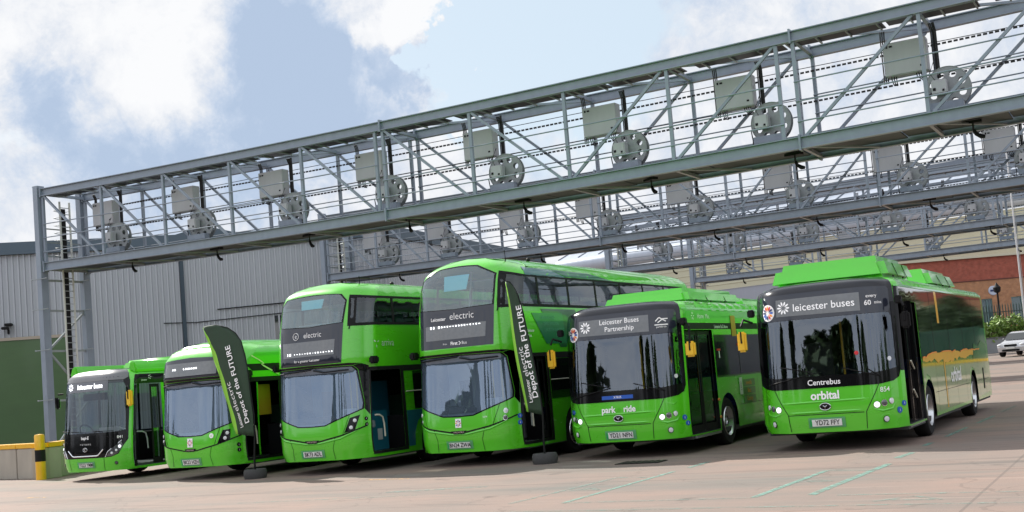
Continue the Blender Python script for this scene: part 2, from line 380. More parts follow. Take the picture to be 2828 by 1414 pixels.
def seat(parent,x,y,z,mat=None):
    mat=mat or SEAT
    if mat.name not in _SE:
        g=G(); g.box(-.21,.21,0,.42,.38,.47).box(-.21,.21,.40,.50,.45,1.05).box(-.03,.03,.15,.3,0,.38).box(-.22,.22,.42,.5,1.05,1.09)
        o=obj('seat',g,mat,parent,bevel=.025,smooth=.6); _SE[mat.name]=o
    else: o=dup(_SE[mat.name],parent)
    o.location=(x,y,z); return o
def common_bus(P,root,wheels,seats=(),seatmat=None,inner=True,floor=.36,two=False):
    g=G(); g.box(-P.hw+.06,P.hw-.06,.25,P.L-.15,.27,floor); obj('floor',g,DGREYI,root)
    g=G()
    for yw in wheels:
        for sd in (-1,1): g.box(min(sd*(P.hw-.40),sd*.35),max(sd*(P.hw-.40),sd*.35),yw-.56,yw+.56,floor,1.1)
        g.beam((-P.hw+.3,yw,.48),(P.hw-.3,yw,.48),.16,.16)
    obj('wheel_box',g,MATT,root)
    for i,yw in enumerate(wheels):
        for sd in (-1,1): wheel(root,sd*(P.hw-.17),yw,sd)
    # front bulkhead below the windscreen and dashboard
    g=G(); g.prism([(-P.hw+.25,-.02),(-.7,-.20),(0,-.27),(.7,-.20),(P.hw-.25,-.02),(P.hw-.3,.5),(-P.hw+.3,.5)],.9,1.06,'z'); obj('dashboard',g,DASH,root,bevel=.02,smooth=.6)
def steering(root,x,y,z):
    g=G(); n=24; pts=[(x+.23*math.cos(2*math.pi*k/n),y-.1*math.sin(2*math.pi*k/n),z+.20*math.sin(2*math.pi*k/n)) for k in range(n+1)]
    g.tube(pts,.017,6); g.beam((x-.2,y,z),(x+.2,y,z),.04,.03).beam((x,y,z),(x,y-.2,z-.35),.06,.06); return obj('steering_wheel',g,MATT,root,smooth=.6)
def wiper(P,par,a,b,w=.018,arm=True):
    g=G(); pts=[P.at(a[0]+(b[0]-a[0])*t/10,a[1]+(b[1]-a[1])*t/10,.035) for t in range(11)]; g.tube(pts,w/2,6); return obj('wiper',g,MATT,par)
def mirror(P,root,top,arm,face,mat=YELM,w=.2,h=.36,tilt=0):
    # arm: list of local points ending above the shell; face: centre of the shell
    g=G(); g.tube(arm,.022,8); m=obj('mirror_arm',g,MATT,root,smooth=.7)
    g=G(); g.box(-w/2,w/2,-.05,.05,-h/2,h/2); s=obj('mirror',g,mat,root,bevel=.035,smooth=.7); s.location=face; s.rotation_euler=(0,0,tilt)
    g=G(); g.box(-w/2+.02,w/2-.02,.052,.056,-h/2+.02,h/2-.02); obj('mirror_glass',g,CHROME,s)
    g=G(); g.box(-.010,.010,-.07,-.045,-.0,h/2); g.sphere((0,-.055,-.01),.018,5); obj('bracket',g,MATT,s)
    return s
def pod(root,x,y0,y1,z0,z1,sl=.12,front=.10,mat=GREEN,name='roof_pod',lugs=True,r=.07):
    g=G(); q=[(-x,y0,z0),(x,y0,z0),(x,y1,z0),(-x,y1,z0),(-x+sl,y0+front,z1),(x-sl,y0+front,z1),(x-sl,y1-front*2,z1),(-x+sl,y1-front*2,z1)]
    g.add(q,[(3,2,1,0),(4,5,6,7),(0,1,5,4),(1,2,6,5),(2,3,7,6),(3,0,4,7)])
    o=obj(name,g,mat,root,bevel=r,smooth=.9)
    if lugs:
        g=G()
        k=int((y1-y0)/.9)
        for i in range(k):
            y=y0+.5+i*.9
            for sd in (-1,1): g.box(sd*(x-sl*.2)-.012,sd*(x-sl*.2)+.012,y-.03,y+.03,z0+.06,z0+.09)
        obj('catch',g,MATT,o)
        g=G()
        for i in range(1,3):
            y=y0+(y1-y0)*i/3
            for sd in (-1,1): g.beam((sd*(x-.004),y,z0+.06),(sd*(x-sl*.7-.002),y,z1-.12),.010,.010)
        obj('panel_gap',g,MATT,o)
    return o
def plate(P,root,s,z,text,w=.52,h=.115,surround=PLG):
    a=panel('number_plate',P,[(s-w/2,z-h/2),(s+w/2,z-h/2),(s+w/2,z+h/2),(s-w/2,z+h/2)],PLATE,root,off=.022)
    txt(P,text,s+.01,z,.118,MATT,a,.027,bold=.012,sx=.86)
    q=panel('plate_surround',P,[(s-w/2-.06,z-h/2-.03),(s+w/2+.06,z-h/2-.03),(s+w/2+.06,z+h/2+.03),(s-w/2-.06,z+h/2+.03)],surround,a,off=.010)
    panel('plate_flash',P,[(s-w/2-.035,z-h/2),(s-w/2+.002,z-h/2),(s-w/2+.002,z+h/2),(s-w/2-.035,z+h/2)],pm('plate_green_flash',(.01,.35,.08),.4),a,off=.024)
    return a
def emblem(P,root,s,z,r,text=None):
    g=G(); disc(g,P,s,z,r,.02,sy=.62,dome=.02); o=obj('emblem',g,BLK,root,smooth=.8)
    g=G(); n=28
    g.tube([P.at(s+r*math.cos(2*math.pi*k/n),z+r*.62*math.sin(2*math.pi*k/n),.02) for k in range(n+1)],.006,6)
    g.tube([P.at(s-r*.35,z+r*.18,.032),P.at(s,z-.005,.036),P.at(s+r*.35,z+r*.18,.032)],.006,6); g.tube([P.at(s,z-.005,.036),P.at(s,z-r*.3,.032)],.006,6)
    obj('badge_ring',g,CHROME,o,smooth=.8); return o
def roundel(P,root,s,z,r,name='route_roundel'):
    g=G(); disc(g,P,s,z,r,.014,n=28); o=obj(name,g,WHITE,root,fix=False); petals(P,s,z,r*.92,o,[BLUES,NAVY,RED,ORG,RED,NAVY,NAVY,BLUES],off=.02,n=12); return o
def sticker(P,root,s,z,r,mat,mark='',name='sticker',off=.012):
    g=G(); disc(g,P,s,z,r,off,n=18); o=obj(name,g,mat,root,fix=False)
    if mark: txt(P,mark,s,z,r*1.3,WHITE,o,off+.006,bold=.02)
    return o
def quad(s0,s1,z0,z1): return [(s0,z0),(s1,z0),(s1,z1),(s0,z1)]
def sym(h): return [(-x,z) for x,z in h[::-1] if abs(x)>1e-6]+list(h)   # right half, listed from the centre outwards, mirrored
# ------------------------------------------------------------------ buses
GRP='green buses parked in a row facing forward'
BUSPOS={1:(-24.06,21.4),2:(-19.49,20.48),3:(-16.04,20.5),4:(-12.73,21.06),5:(-9.32,21.3),6:(-5.31,21.1)}
def bus_root(i,label): return thing('double_decker_bus' if i in(3,4) else 'single_decker_bus',(*BUSPOS[i],0),label,'bus',GRP)
def door_leaves(P,root,s0,s1,z0,z1,n=2,mat=None,inset=-.05):
    for k in range(n):
        a=s0+(s1-s0)*k/n; b=s0+(s1-s0)*(k+1)/n; q=quad(a+.02,b-.02,z0+.02,z1-.02); h=quad(a+.09,b-.09,z0+.16,z1-.10)
        d=panel('door',P,q,MATT,root,holes=[h],off=inset); panel('door_glass',P,h,mat or DGLT,d,off=inset-.01)
def grab(P,root,s,z0,z1,y_in=-.12,mat=RAILY,sx=.30):
    g=G(); p=[P.at(s,z1,y_in),P.at(s+sx*.6,z1-.01,y_in),P.at(s+sx,z1-.06,y_in),P.at(s+sx*1.15,z1-.2,y_in),P.at(s+sx*1.2,z0,y_in)]
    g.tube(p,.018,8); return obj('handrail',g,mat,root,smooth=.9)
def cornerpost(P,root,s0,s1,z0,z1,mat): return panel('pillar',P,quad(s0,s1,z0,z1),mat,root,off=.004)
# ---- the two tall-windscreen single deckers on the right (same bodywork)
def big_single(i,label):
    P=PLANS[i]; root=bus_root(i,label); six=i==6; W=(2.3,8.1)
    mask=sym([(.91,1.10),(1.22,1.14),(1.36,1.20),(1.41,1.32),(1.41,2.5),(1.40,2.80),(1.36,2.91),(1.26,2.965)]); mask=[(x-(.09 if x<-1.2 else 0),z) for x,z in mask]
    ws=sym([(.0,1.30),(.9,1.305),(1.33,1.36),(1.31,2.24),(1.25,2.32),(0,2.33)][1:5])
    d0,d1,dz=(1.50,3.10,2.50) if six else (1.46,3.04,2.36)
    door=quad(d0,d1,.36,dz)
    bodymesh(P,root,SIDEG if not six else SIDEG,[mask,door],W)
    roofmesh(P,root,GREEN)
    m=panel('front_mask',P,mask,SLATE2,root,holes=[ws],off=.003)
    lower=sym([(.905,1.10),(1.22,1.14),(1.355,1.20),(1.405,1.32),(1.405,1.42),(1.335,1.40),(1.33,1.362),(.9,1.307)])
    panel('mask_lower_band',P,lower,BLK,m,off=.009)
    panel('mask_upper_glass',P,sym([(1.24,2.325),(1.30,2.40),(1.30,2.74),(1.24,2.79)]),SLATE,m,off=.009)
    for sg in (-1,1): panel('mask_edge',P,[(sg*1.338,1.40),(sg*(1.405 if sg>0 else 1.49),1.42),(sg*(1.405 if sg>0 else 1.49),2.5),(sg*1.32,2.5)],BLK,m,off=.010)
    wg=panel('windscreen',P,ws,DGLT,root,off=.004)
    wiper(P,wg,(-.15,1.36),(-1.0,1.20)); wiper(P,wg,(-.2,1.38),(-.75,1.5)); wiper(P,wg,(.95,1.24),(.35,1.42)); wiper(P,wg,(.95,1.24),(.75,1.38))
    common_bus(P,root,W,()); steering(root,-.62,.15,1.28)
    g=G(); g.box(-1.05,-.15,1.0,1.1,.4,1.9); obj('driver_screen',g,DGREYI,root); 
    g=G(); g.box(-.75,-.35,.75,1.2,.5,1.35).box(-.72,-.38,1.1,1.25,1.3,1.75); obj('driver_seat',g,DGREYI,root,bevel=.04)
    g=G(); g.tube([(.15,.6,.36),(.15,.6,2.3)],.02,6).tube([(.1,3,.36),(.1,3,2.3)],.02,6).tube([(-.3,5,.36),(-.3,5,2.3)],.02,6); obj('grab_pole',g,YELM,root)
    for r in range(5):
        for x in (-.95,-.5,.5,.95): seat(root,x,3.4+r*.95,.36)
    # lower front
    g=G(); ho=.004
    for sg in (-1,1):
        strip(g,P,[(sg*.92,1.10),(sg*.84,.94),(sg*.68,.655),(sg*.66,.36)],.012,ho)
    strip(g,P,[(-.68,.645),(.64,.645)],.012,ho); obj('panel_gap',g,MATT,root)
    g=G(); ridge(g,P,[(-.78,.85),(.74,.87)],.05,.012); ridge(g,P,[(-.70,.68),(.66,.68)],.05,.012)
    for sg in (-1,1): ridge(g,P,[(sg*.74,.70),(sg*.95,.64),(sg*1.15,.67),(sg*1.27,.80)],.05,.014); ridge(g,P,[(sg*.93,1.02),(sg*1.1,.98),(sg*1.28,1.06)],.04,.01)
    obj('crease_moulding',g,GREEN,root,smooth=1.2)
    for sg in (-1,1):
        for k,(s,z,r,mt) in enumerate([(.86,.755,.046,LAMPL),(.99,.775,.046,LAMPD),(1.13,.80,.043,LAMPW)]):
            lamp(P,sg*s,z,r,root,mt,ring=CHROME)
        lamp(P,sg*1.0,.50,.045,root,LAMPW,ring=MATT,name='fog_lamp')
        g=G(); ridge(g,P,[(sg*.9,.52),(sg*.95,.575),(sg*1.05,.58),(sg*1.14,.52)],.02,.008); obj('lamp_brow',g,GREEN,root)
    emblem(P,root,-.01,.775,.095)
    # display
    dp=panel('destination_display',P,[(-.76,2.40),(.73,2.38),(.73,2.70),(-.76,2.70)],DISP,root,off=.014)
    if six:
        txt(P,'leicester buses',.10,2.53,.185,LED,dp,.02,bold=.004); petals(P,-.62,2.55,.12,dp,[LED],off=.02,n=10,name='starburst_mark')
        txt(P,'Centrebus',.0,1.195,.135,WHITE,root,.014,bold=.012); txt(P,'orbital',.0,.965,.20,WHITE,root,.012,bold=.03,sx=.95)
        txt(P,'854',1.02,1.0,.12,WHITE,root,.012,bold=.004); txt(P,'every',.93,2.62,.085,WHITE,root,.016,bold=.01); txt(P,'60',.86,2.50,.12,WHITE,root,.016,bold=.02); txt(P,'mins',1.04,2.50,.075,WHITE,root,.016,bold=.006)
        plate(P,root,-.01,.50,'YD72 FFY')
        sticker(P,root,1.30,.63,.055,BLUES,'i'); sticker(P,root,1.41,.74,.045,BLUES,'i')
        roundel(P,root,-.95,2.49,.15); sticker(P,root,1.17,1.52,.04,LAMPW)
        g=G(); disc(g,P,.60,1.66,.035,.014); obj('windscreen_sticker',g,RED,root,fix=False)
    else:
        txt(P,'Leicester Buses',.12,2.63,.135,LED,dp,.02); txt(P,'Partnership',.12,2.49,.135,LED,dp,.02)
        petals(P,-.61,2.56,.12,dp,[LED],off=.02,n=10,name='starburst_mark')
        txt(P,'park    ride',.0,.945,.165,WHITE,root,.012,bold=.028,sx=.95); txt(P,'&',-.0,.945,.10,GREEN,root,.013)
        plate(P,root,.0,.46,'YD21 NFN')
        b=panel('blue_route_board',P,quad(-.33,.32,1.145,1.215),BLUES,root,off=.016); txt(P,'X BUS',0,1.18,.06,WHITE,b,.022,bold=.01)
        sticker(P,root,1.33,.71,.05,BLUES,'i'); sticker(P,root,1.39,.60,.045,BLUES,'i'); 
        for k in range(3): sticker(P,root,-1.27+k*.1,.93,.045,BLUES,'i')
        roundel(P,root,-.93,2.45,.145); txt(P,'|@|',-1.16,2.5,.09,WHITE,root,.014,rot=.1)
        g=G(); 
        for a,b in (((.86,2.56),(.93,2.63)),((.93,2.63),(1.06,2.55)),((.9,2.53),(1.0,2.6)),((.99,2.6),(1.1,2.6))): strip(g,P,[a,b],.02,.016)
        strip(g,P,[(.84,2.49),(1.1,2.49)],.02,.016); o=obj('park_and_ride_mark',g,WHITE,root); txt(P,'park&ride',.97,2.45,.05,WHITE,o,.016)
        sticker(P,root,1.2,1.5,.04,LAMPW)
    # side: door, windows, lettering
    win=quad(d1+.06,12.1,1.44 if six else 1.39,2.79 if six else 2.36)
    panel('side_window',P,win,DGL,root,off=.006); panel('side_window',P,[(-x,z) for x,z in quad(1.7,11.9,1.40,2.40)],DGL,root,off=.006)
    if six:
        panel('pillar',P,quad(1.412,1.50,1.30,2.79),BLK,root,off=.004); panel('door_header',P,quad(1.50,d1+.06,2.505,2.79),DGL,root,off=.006)
        panel('side_panel',P,[(d1+.02,.40),(3.14,.40),(3.14,.80),(3.24,1.02),(3.48,1.16),(3.8,1.1),(4.1,.85),(4.2,.4),(8.7,.4),(8.78,.8),(9.0,1.05),(9.31,1.13),(9.65,1.05),(9.9,.8),(9.95,.4),(12.2,.45),(12.2,1.43),(d1+.05,1.43)],PALE,root,off=.005)
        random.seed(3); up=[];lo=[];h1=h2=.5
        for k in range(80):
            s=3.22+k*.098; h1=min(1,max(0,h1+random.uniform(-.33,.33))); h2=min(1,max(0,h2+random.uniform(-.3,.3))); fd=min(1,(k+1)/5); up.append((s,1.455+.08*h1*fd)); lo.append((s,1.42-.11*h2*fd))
        panel('painted_gold_reflection',P,lo+up[::-1],YEL,root,off=.010)  # gold band painted along the window base in place of a reflection
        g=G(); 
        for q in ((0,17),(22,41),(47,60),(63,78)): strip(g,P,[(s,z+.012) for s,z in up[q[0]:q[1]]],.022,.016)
        obj('painted_orange_reflection',g,ORG,root)  # orange upper edge of the painted reflection
        panel('leaf_graphic',P,[(9.6,1.30),(11.9,1.30),(11.9,1.62),(11.2,1.72),(10.6,1.58),(9.9,1.66)],pm('leaf_vinyl',(.05,.22,.02),.2,0,1),root,off=.012)
        panel('painted_strip_reflection',P,[(5.28,2.12),(5.5,2.12),(5.5,2.82),(5.26,2.82)],YEL,root,off=.009)  # yellow strips painted on as a reflection in the bus side
        panel('painted_strip_reflection',P,[(5.5,.42),(5.6,.42),(5.62,1.4),(5.5,1.4)],YEL,root,off=.009)
        txt(P,'orbital',6.9,1.03,.42,WHITE,root,.012,bold=.02,sx=1.25)
        g=G(); g.box(1.30,1.34,.28,.62,.42,2.5).box(1.30,1.40,.64,.68,.42,2.5); d=obj('door',g,BLK,root,bevel=.01)
        g=G(); g.beam((1.37,.3,1.45),(1.37,.55,1.3),.02,.02).beam((1.37,.3,.95),(1.37,.55,.8),.02,.02); obj('door_reflection_line',g,RAILY,d)  # pale bars stand in for two diagonal reflections on the door
        door_leaves(P,root,2.1,d1-.02,.36,dz,1); 
        g=G(); g.box(.4,1.25,.35,1.7,.30,.34); obj('step',g,GALV,root)
        panel('rear_grille',P,quad(11.0,11.15,.55,1.05),MATT,root,off=.012)
    else:
        door_leaves(P,root,d0,d1,.36,dz,2)
        panel('door_header',P,quad(1.46,6.1,2.37,2.50),MATT,root,off=.008)
        panel('cantrail_panel',P,quad(1.48,5.6,2.52,2.76),pm('cantrail_green',(.03,.33,.01),.35,0,.5),root,off=.006)
        txt(P,'Home  Min.',2.6,2.63,.15,WHITE,root,.012); txt(P,'Leicester BuC-Bosnu',3.6,2.42,.10,WHITE,root,.014)
        petals(P,1.95,2.64,.10,root,[WHITE],off=.012,n=6,name='starburst_mark')
        panel('ochre_sticker',P,quad(4.25,4.55,2.22,2.66),OLIVE,root,off=.014)
        t=panel('white_tag',P,quad(4.42,4.62,.98,1.34),PLATE,root,off=.012); txt(P,'LEIC',4.52,1.16,.10,MATT,t,.016,rot=1.57)
        for k,w in enumerate(('newella','Best','County')):
            b=panel('advert_panel',P,quad(4.68,5.5,1.14-k*.17,1.29-k*.17),pm('advert_dark_green',(.02,.16,.01),.35,0,.6),root,off=.008); txt(P,w,5.05,1.215-k*.17,.13,ORG,b,.014)
        panel('red_notice',P,quad(3.2,3.42,1.93,1.97),RED,root,off=.012); panel('red_notice',P,quad(4.5,4.8,2.02,2.06),RED,root,off=.012); panel('white_notice',P,quad(3.3,3.35,1.78,1.92),WHITE,root,off=.013)
        g=G(); g.box(.4,1.27,.35,1.75,.28,.33); obj('step',g,GALV,root)
        g=G(); disc(g,P,2.99+.08,.95,.03,.02); disc(g,P,3.0+.08,.60,.025,.02); obj('side_marker',g,AMBER,root)
        g=G(); disc(g,P,3.35,.75,.0,.0); 
    g=G()
    for s in (4.55,5.7,7.0,8.3,10.3,11.4): strip(g,P,[(s,.42),(s,1.36)],.009,.009)
    strip(g,P,[(4.3,.78),(8.7,.78)],.008,.009); strip(g,P,[(10.1,.78),(12,.78)],.008,.009)
    for s in (4.6,6.5,8.4,10.3): strip(g,P,[(s,1.46 if six else 1.41),(s,2.76 if six else 2.34)],.02,.009)
    obj('panel_gap',g,MATT,root)
    g=G(); strip(g,P,[(1.42,2.80),(12.0,2.80)],.035,.02); obj('gutter',g,pm('gutter_green',(.12,.55,.10),.2,0,1),root)
    # mirrors
    if six:
        pass
    zt=2.42
    mirror(P,root,None,[(1.30,.05,2.45),(1.42,-.12,2.50),(1.50,-.2,2.42),(1.50,-.2,2.05)] if not six else [(1.3,.1,2.5),(1.36,0,2.5),(1.4,-.02,2.4)],(1.50,-.2,1.98) if not six else (1.41,-.02,2.16),YELM if not six else MATT,w=.20 if not six else .16,h=.29)
    mirror(P,root,None,[(-1.30,.05,2.35),(-1.42,-.10,2.42),(-1.46,-.14,2.3)],(-1.46,-.14,2.02),YELM,w=.17,h=.37)
    for sg in (-1,1): 
        g=G(); g.box(-.06,.06,-.06,.06,-.07,.07); c=obj('side_camera',g,MATT,root,bevel=.02); c.location=(sg*1.31,.05,2.52)
    g=G(); g.tube([P.at(-1.0,2.93),P.at(-1.0,2.97)],.012,6); obj('aerial',g,MATT,root)
    if six:
        pod(root,1.10,.60,3.2,2.92,3.38,.14,.10,r=.12); q=pod(root,1.05,5.5,8.9,2.92,3.36,.16,.14,r=.11)
    else:
        pod(root,.98,1.35,4.9,2.92,3.27,.12,.12,r=.10); pod(root,.98,4.9,7.0,2.90,3.12,.1,.05,lugs=False)
    return root
big_single(6,'green single decker bus showing 854, orbital and Centrebus, at the right end of the row')
big_single(5,'green single decker bus lettered park ride with Leicester Buses Partnership on its display')
# ---- single decker at the left end
def midi():
    P=PLANS[1]; root=bus_root(1,'small green single decker bus with all black front, leftmost in the row'); W=(2.35,6.6)
    mask=sym([(.0,.575),(.60,.575),(.84,.59),(1.01,.65),(1.14,.86),(1.25,1.0),(1.27,2.45),(1.20,2.66),(1.08,2.755)][1:])
    ws=sym([(.9,1.20),(1.18,1.23),(1.17,2.3),(1.09,2.48)])
    door=quad(1.36,2.40,.30,2.62)
    wr=quad(2.50,9.6,1.15,2.34); wl=[(-x,z) for x,z in quad(1.55,9.6,1.15,2.50)]
    bodymesh(P,root,SIDEG,[mask,door,wr,wl],W); roofmesh(P,root,SLATE2)
    m=panel('front_mask',P,mask,BLK,root,holes=[ws],off=.003)
    panel('roof_cowl',P,sym([(1.10,2.495),(1.21,2.56),(1.19,2.67),(1.07,2.755)]),pm('cowl_grey',(.10,.10,.11),.3,0,.8),m,off=.008)
    wg=panel('windscreen',P,ws,glassmat('midi_glass',(.72,.76,.76),.06,(.8,.88,1)),root,off=.002)
    wiper(P,wg,(-.2,1.24),(-1.0,1.28)); wiper(P,wg,(.9,1.22),(.3,1.24))
    common_bus(P,root,W); steering(root,-.5,.2,1.22)
    g=G(); g.tube([P.at(s,z,.016) for s,z in ((-.62,.78),(-.46,.645),(-.40,.63),(.40,.63),(.46,.645),(.62,.78))],.016,6); obj('chrome_smile',g,CHROME,root,smooth=.9)
    for sg in (-1,1):
        hl=[(sg*.70,.60),(sg*.86,.61),(sg*1.0,.67),(sg*1.12,.84),(sg*1.08,.95),(sg*.81,.76)]
        h=panel('headlight',P,hl if sg>0 else hl[::-1],LAMPD,root,off=.008)
        for s,z,r in ((1.04,.83,.034),(.96,.74,.03),(.85,.68,.03)):
            g=G(); disc(g,P,sg*s,z,r,.014,dome=.01); obj('lens',g,LAMPL if r>.032 else LAMPW,h,smooth=.8)
        g=G(); g.tube([P.at(sg*s,z,.014) for s,z in ((.67,.585),(.75,.72),(1.09,.975))],.009,6); obj('trim',g,CHROME,h)
        lamp(P,sg*.94,.43,.035,root,LAMPD,ring=MATT,name='fog_lamp')
    g=G()
    for sg in (-1,1): strip(g,P,[(sg*.62,.57),(sg*.60,.25)],.012,.004)
    strip(g,P,[(-.9,1.19),(-1.0,1.1),(-.66,.98)],.012,.012); strip(g,P,[(.6,1.14),(.95,1.0)],.012,.012); obj('panel_gap',g,MATT,root)
    emblem(P,root,.0,.79,.075)
    txt(P,'Y  U  T  O  N  G',0,.92,.055,WHITE,root,.012); txt(P,'bapi-E',-.02,1.08,.11,WHITE,root,.012,bold=.02); txt(P,'841',1.05,1.06,.10,WHITE,root,.012,bold=.01)
    plate(P,root,-.01,.41,'YG23 YMM',w=.5,h=.10)
    dp=panel('destination_display',P,quad(-.70,.72,2.24,2.49),pm('display_smoked',(.06,.065,.085),.15,0,.8),root,off=.010)
    txt(P,'leicester buse',.10,2.37,.175,LEDB,dp,.018,bold=.015,sx=.93); petals(P,-.61,2.38,.10,dp,[LEDB],off=.018,n=8,name='starburst_mark')
    g=G(); g.box(-.6,.2,.22,.3,2.02,2.2); obj('sun_blind',g,MATT,root)
    g=G(); g.box(-.95,-.1,.0,.45,1.06,1.22); obj('instrument_binnacle',g,MATT,root,bevel=.05)
    g=G()
    for x,y in ((.12,1.2),(.35,.9),(.55,1.6),(-.2,2.8)): g.tube([(x,y,.36),(x,y,2.3)],.018,6)
    g.tube([(-.3,.9,1.3),(.3,.9,1.2),(.3,.9,.4)],.016,6); obj('grab_pole',g,GREYI,root)
    g=G(); g.box(-.95,-.2,1.0,1.05,.4,1.3).box(-.25,.2,5.0,5.05,.9,2.1); obj('partition',g,GREYI,root)
    for r in range(5):
        for x in (-.9,-.45,.45,.9): seat(root,x,3.0+r*.9,.5)
    g=G(); g.box(-1.0,1.0,.6,8.8,2.5,2.55); obj('ceiling',g,GREYI,root)
    panel('side_window',P,wr,SGL,root,off=.001); panel('side_window',P,wl,SGL,root,off=.001)
    g=G()
    for sg in (-1,1):
        for q in range(6): strip(g,P,[(sg*(2.55+q*1.4),1.15),(sg*(2.55+q*1.4),2.5)],.09,.006)
    obj('window_pillar',g,MATT,root)
    panel('door_header',P,quad(1.37,9.6,2.36,2.62),BLK,root,off=.010); door_leaves(P,root,2.02,2.40,.30,2.35,1); door_leaves(P,root,1.37,1.52,.30,2.35,1)
    petals(P,2.0,2.53,.07,root,[WHITE],off=.02,n=5,name='starburst_mark'); txt(P,'Leicester',1.75,2.45,.07,WHITE,root,.018)
    grab(P,root,1.68,.7,1.15,-.2,GREYI,.3)
    g=G(); g.box(.3,1.2,.3,1.3,.24,.29); obj('step',g,GALV,root)
    mirror(P,root,None,[(1.2,.1,2.3),(1.32,-.05,2.32),(1.40,-.1,2.2)],(1.40,-.1,2.0),YELM,w=.19,h=.40)
    mirror(P,root,None,[(-1.2,.1,2.25),(-1.30,.02,2.25)],(-1.32,.0,2.02),MATT,w=.12,h=.3)
    pod(root,1.10,1.9,8.3,2.78,3.05,.14,.15)
    for sg in (-1,1): 
        g=G(); g.prism([(sg*.92,2.74),(sg*1.18,2.62),(sg*1.20,2.74),(sg*1.12,2.92),(sg*1.0,2.95)],.35,8.6); obj('roof_fairing',g,GREEN,root,bevel=.03,smooth=.6)
midi()
# ---- double deckers
def decker(i,label):
    P=PLANS[i]; root=bus_root(i,label); three=i==3; W=(2.35,7.8)
    k=0 if three else 1
    uw=sym([(0,3.13),(.88,3.17),(.93,3.68),(.79,3.82),(0,3.84)]) if three else sym([(0,3.20),(.94,3.23),(.965,3.95),(.5,4.11),(0,4.12)])
    z1=3.13 if three else 3.20; z2=2.325 if three else 2.42
    pan=sym([(0,z2),(.83 if three else .90,z2+.005),(.88 if three else .94,3.17 if three else 3.23)]); pan=[p for p in pan]+[(0,z1)]
    ws=sym([(0,1.01),(.36,1.02),(1.26,1.33),(1.28,1.45),(1.14,2.16),(1.05,2.25),(0,2.27)])
    sw=quad(.965 if three else 1.0,11.2,3.12 if three else 3.19,3.77 if three else 3.98)
    door=quad(1.44,2.54,.42,2.12)
    swl=[(-x,z) for x,z in sw]
    lowl=[(-x,z) for x,z in quad(1.55,10.8,1.2,2.05)]
    low=quad(2.68,10.8,1.22,2.06) if not three else quad(3.0,10.8,1.22,2.06)
    bodymesh(P,root,SIDEG,[uw,pan,ws,door,sw,swl],W); roofmesh(P,root,GREEN)
    inn=[(x*.955,(z-3.5)*.95+3.5) for x,z in uw]
    fr=panel('window_surround',P,uw,BLK,root,holes=[inn],off=.003)
    u=panel('upper_windscreen',P,inn,UGL,root,off=.002)
    panel('front_mask',P,pan,SLATE,root,off=.003)
    w2=[(x*.965,(z-1.65)*.965+1.65) for x,z in ws]
    panel('windscreen_surround',P,ws,BLK,root,holes=[w2],off=.003)
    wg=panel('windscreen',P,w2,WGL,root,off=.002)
    wiper(P,wg,(-.9,2.19),(.05,2.24),.03); wiper(P,wg,(.1,2.22),(.35,2.15),.03); wiper(P,wg,(.35,2.15),(.95,2.17),.03)
    # black band behind the brow and beside the windscreen
    pass
    for sg in (-1,1):
        q=[(sg*1.06,2.255),(sg*1.15,2.165),(sg*1.287,1.46),(sg*1.272,1.335),(sg*1.40,1.20),(sg*1.41,2.24),(sg*1.25,2.29)]
        panel('pillar',P,q,BLK,root,off=.009)
    panel('brow',P,[(-1.24,2.295),(-1.06,2.262),(0,2.275),(1.06,2.262),(1.24,2.295),(1.0,2.312),(0,2.318),(-1.0,2.312)],BLK,root,off=.004)
    common_bus(P,root,W); steering(root,-.55,.1,1.22)
    g=G(); g.box(-1.12,1.12,.9,9.9,2.18,2.26); obj('upper_floor',g,GREYI,root)
    g=G(); g.prism([(-.9,.8),(.9,.8),(.95,9.3),(-.95,9.3)],P.zt-.46,P.zt-.43,'z'); obj('ceiling',g,GREYI,root)
    g=G(); g.box(-1.0,1.0,.28,.5,2.3,3.0); obj('front_ledge',g,GREYI,root,bevel=.04)
    g=G(); g.tube([(-.75,.30,3.22),(.75,.30,3.22)],.02,8); g.tube([(-.05,.35,3.0),(-.05,.62,P.zt-.25)],.018,6); obj('grab_rail',g,GREYI,root)
    g=G(); g.box(-1.0,-.2,.9,.95,.4,2.1).box(.2,.24,1.2,2.1,.4,1.9); obj('partition',g,GREYI if not three else TEAL,root)
    g=G(); g.box(-.8,-.35,.55,.95,.6,1.2).box(-.78,-.37,.9,1.05,1.1,1.8); obj('driver_seat',g,DGREYI,root,bevel=.05)
    g=G(); g.box(-.98,-.12,.02,.42,1.06,1.20); obj('instrument_binnacle',g,DGREYI,root,bevel=.04); g=G(); g.tube([(.2,.75,.4),(.2,.75,2.1)],.02,6); g.tube([(.55,.5,.4),(.55,.5,2.1)],.02,6); obj('grab_pole',g,YELM,root); g=G(); g.box(.25,.6,.25,.42,1.06,1.34); obj('ticket_machine',g,GREYI,root,bevel=.02)
    for r in range(7):
        for x in (-.9,-.45,.45,.9): seat(root,x,1.2+r*1.15,2.26,SEATG)
    for r in range(3):
        for x in (-.9,-.45,.45,.9): seat(root,x,3.6+r*1.1,.45,SEATG)
    # tinted band inside top of the windows
    g=G(); g.add([P.at(-.30,z1+.42,-.05),P.at(.26,z1+.42,-.05),P.at(.30,P.zt-.33,-.05),P.at(-.34,P.zt-.33,-.05)],[(0,1,2,3)]); g.add([P.at(-.30,z1+.42,-.06),P.at(.26,z1+.42,-.06),P.at(.30,P.zt-.33,-.06),P.at(-.34,P.zt-.33,-.06)],[(3,2,1,0)])
    obj('sun_blind',g,pm('aqua_blind',(.22,.55,.62),.5),root)
    # chevron and panel gaps
    g=G(); strip(g,P,[(-1.33,.98),(-.72,.80),(-.18,.705),(.18,.705),(.72,.80),(1.33,.98)],.028,.006); obj('chevron_trim',g,MATT,root)
    g=G()
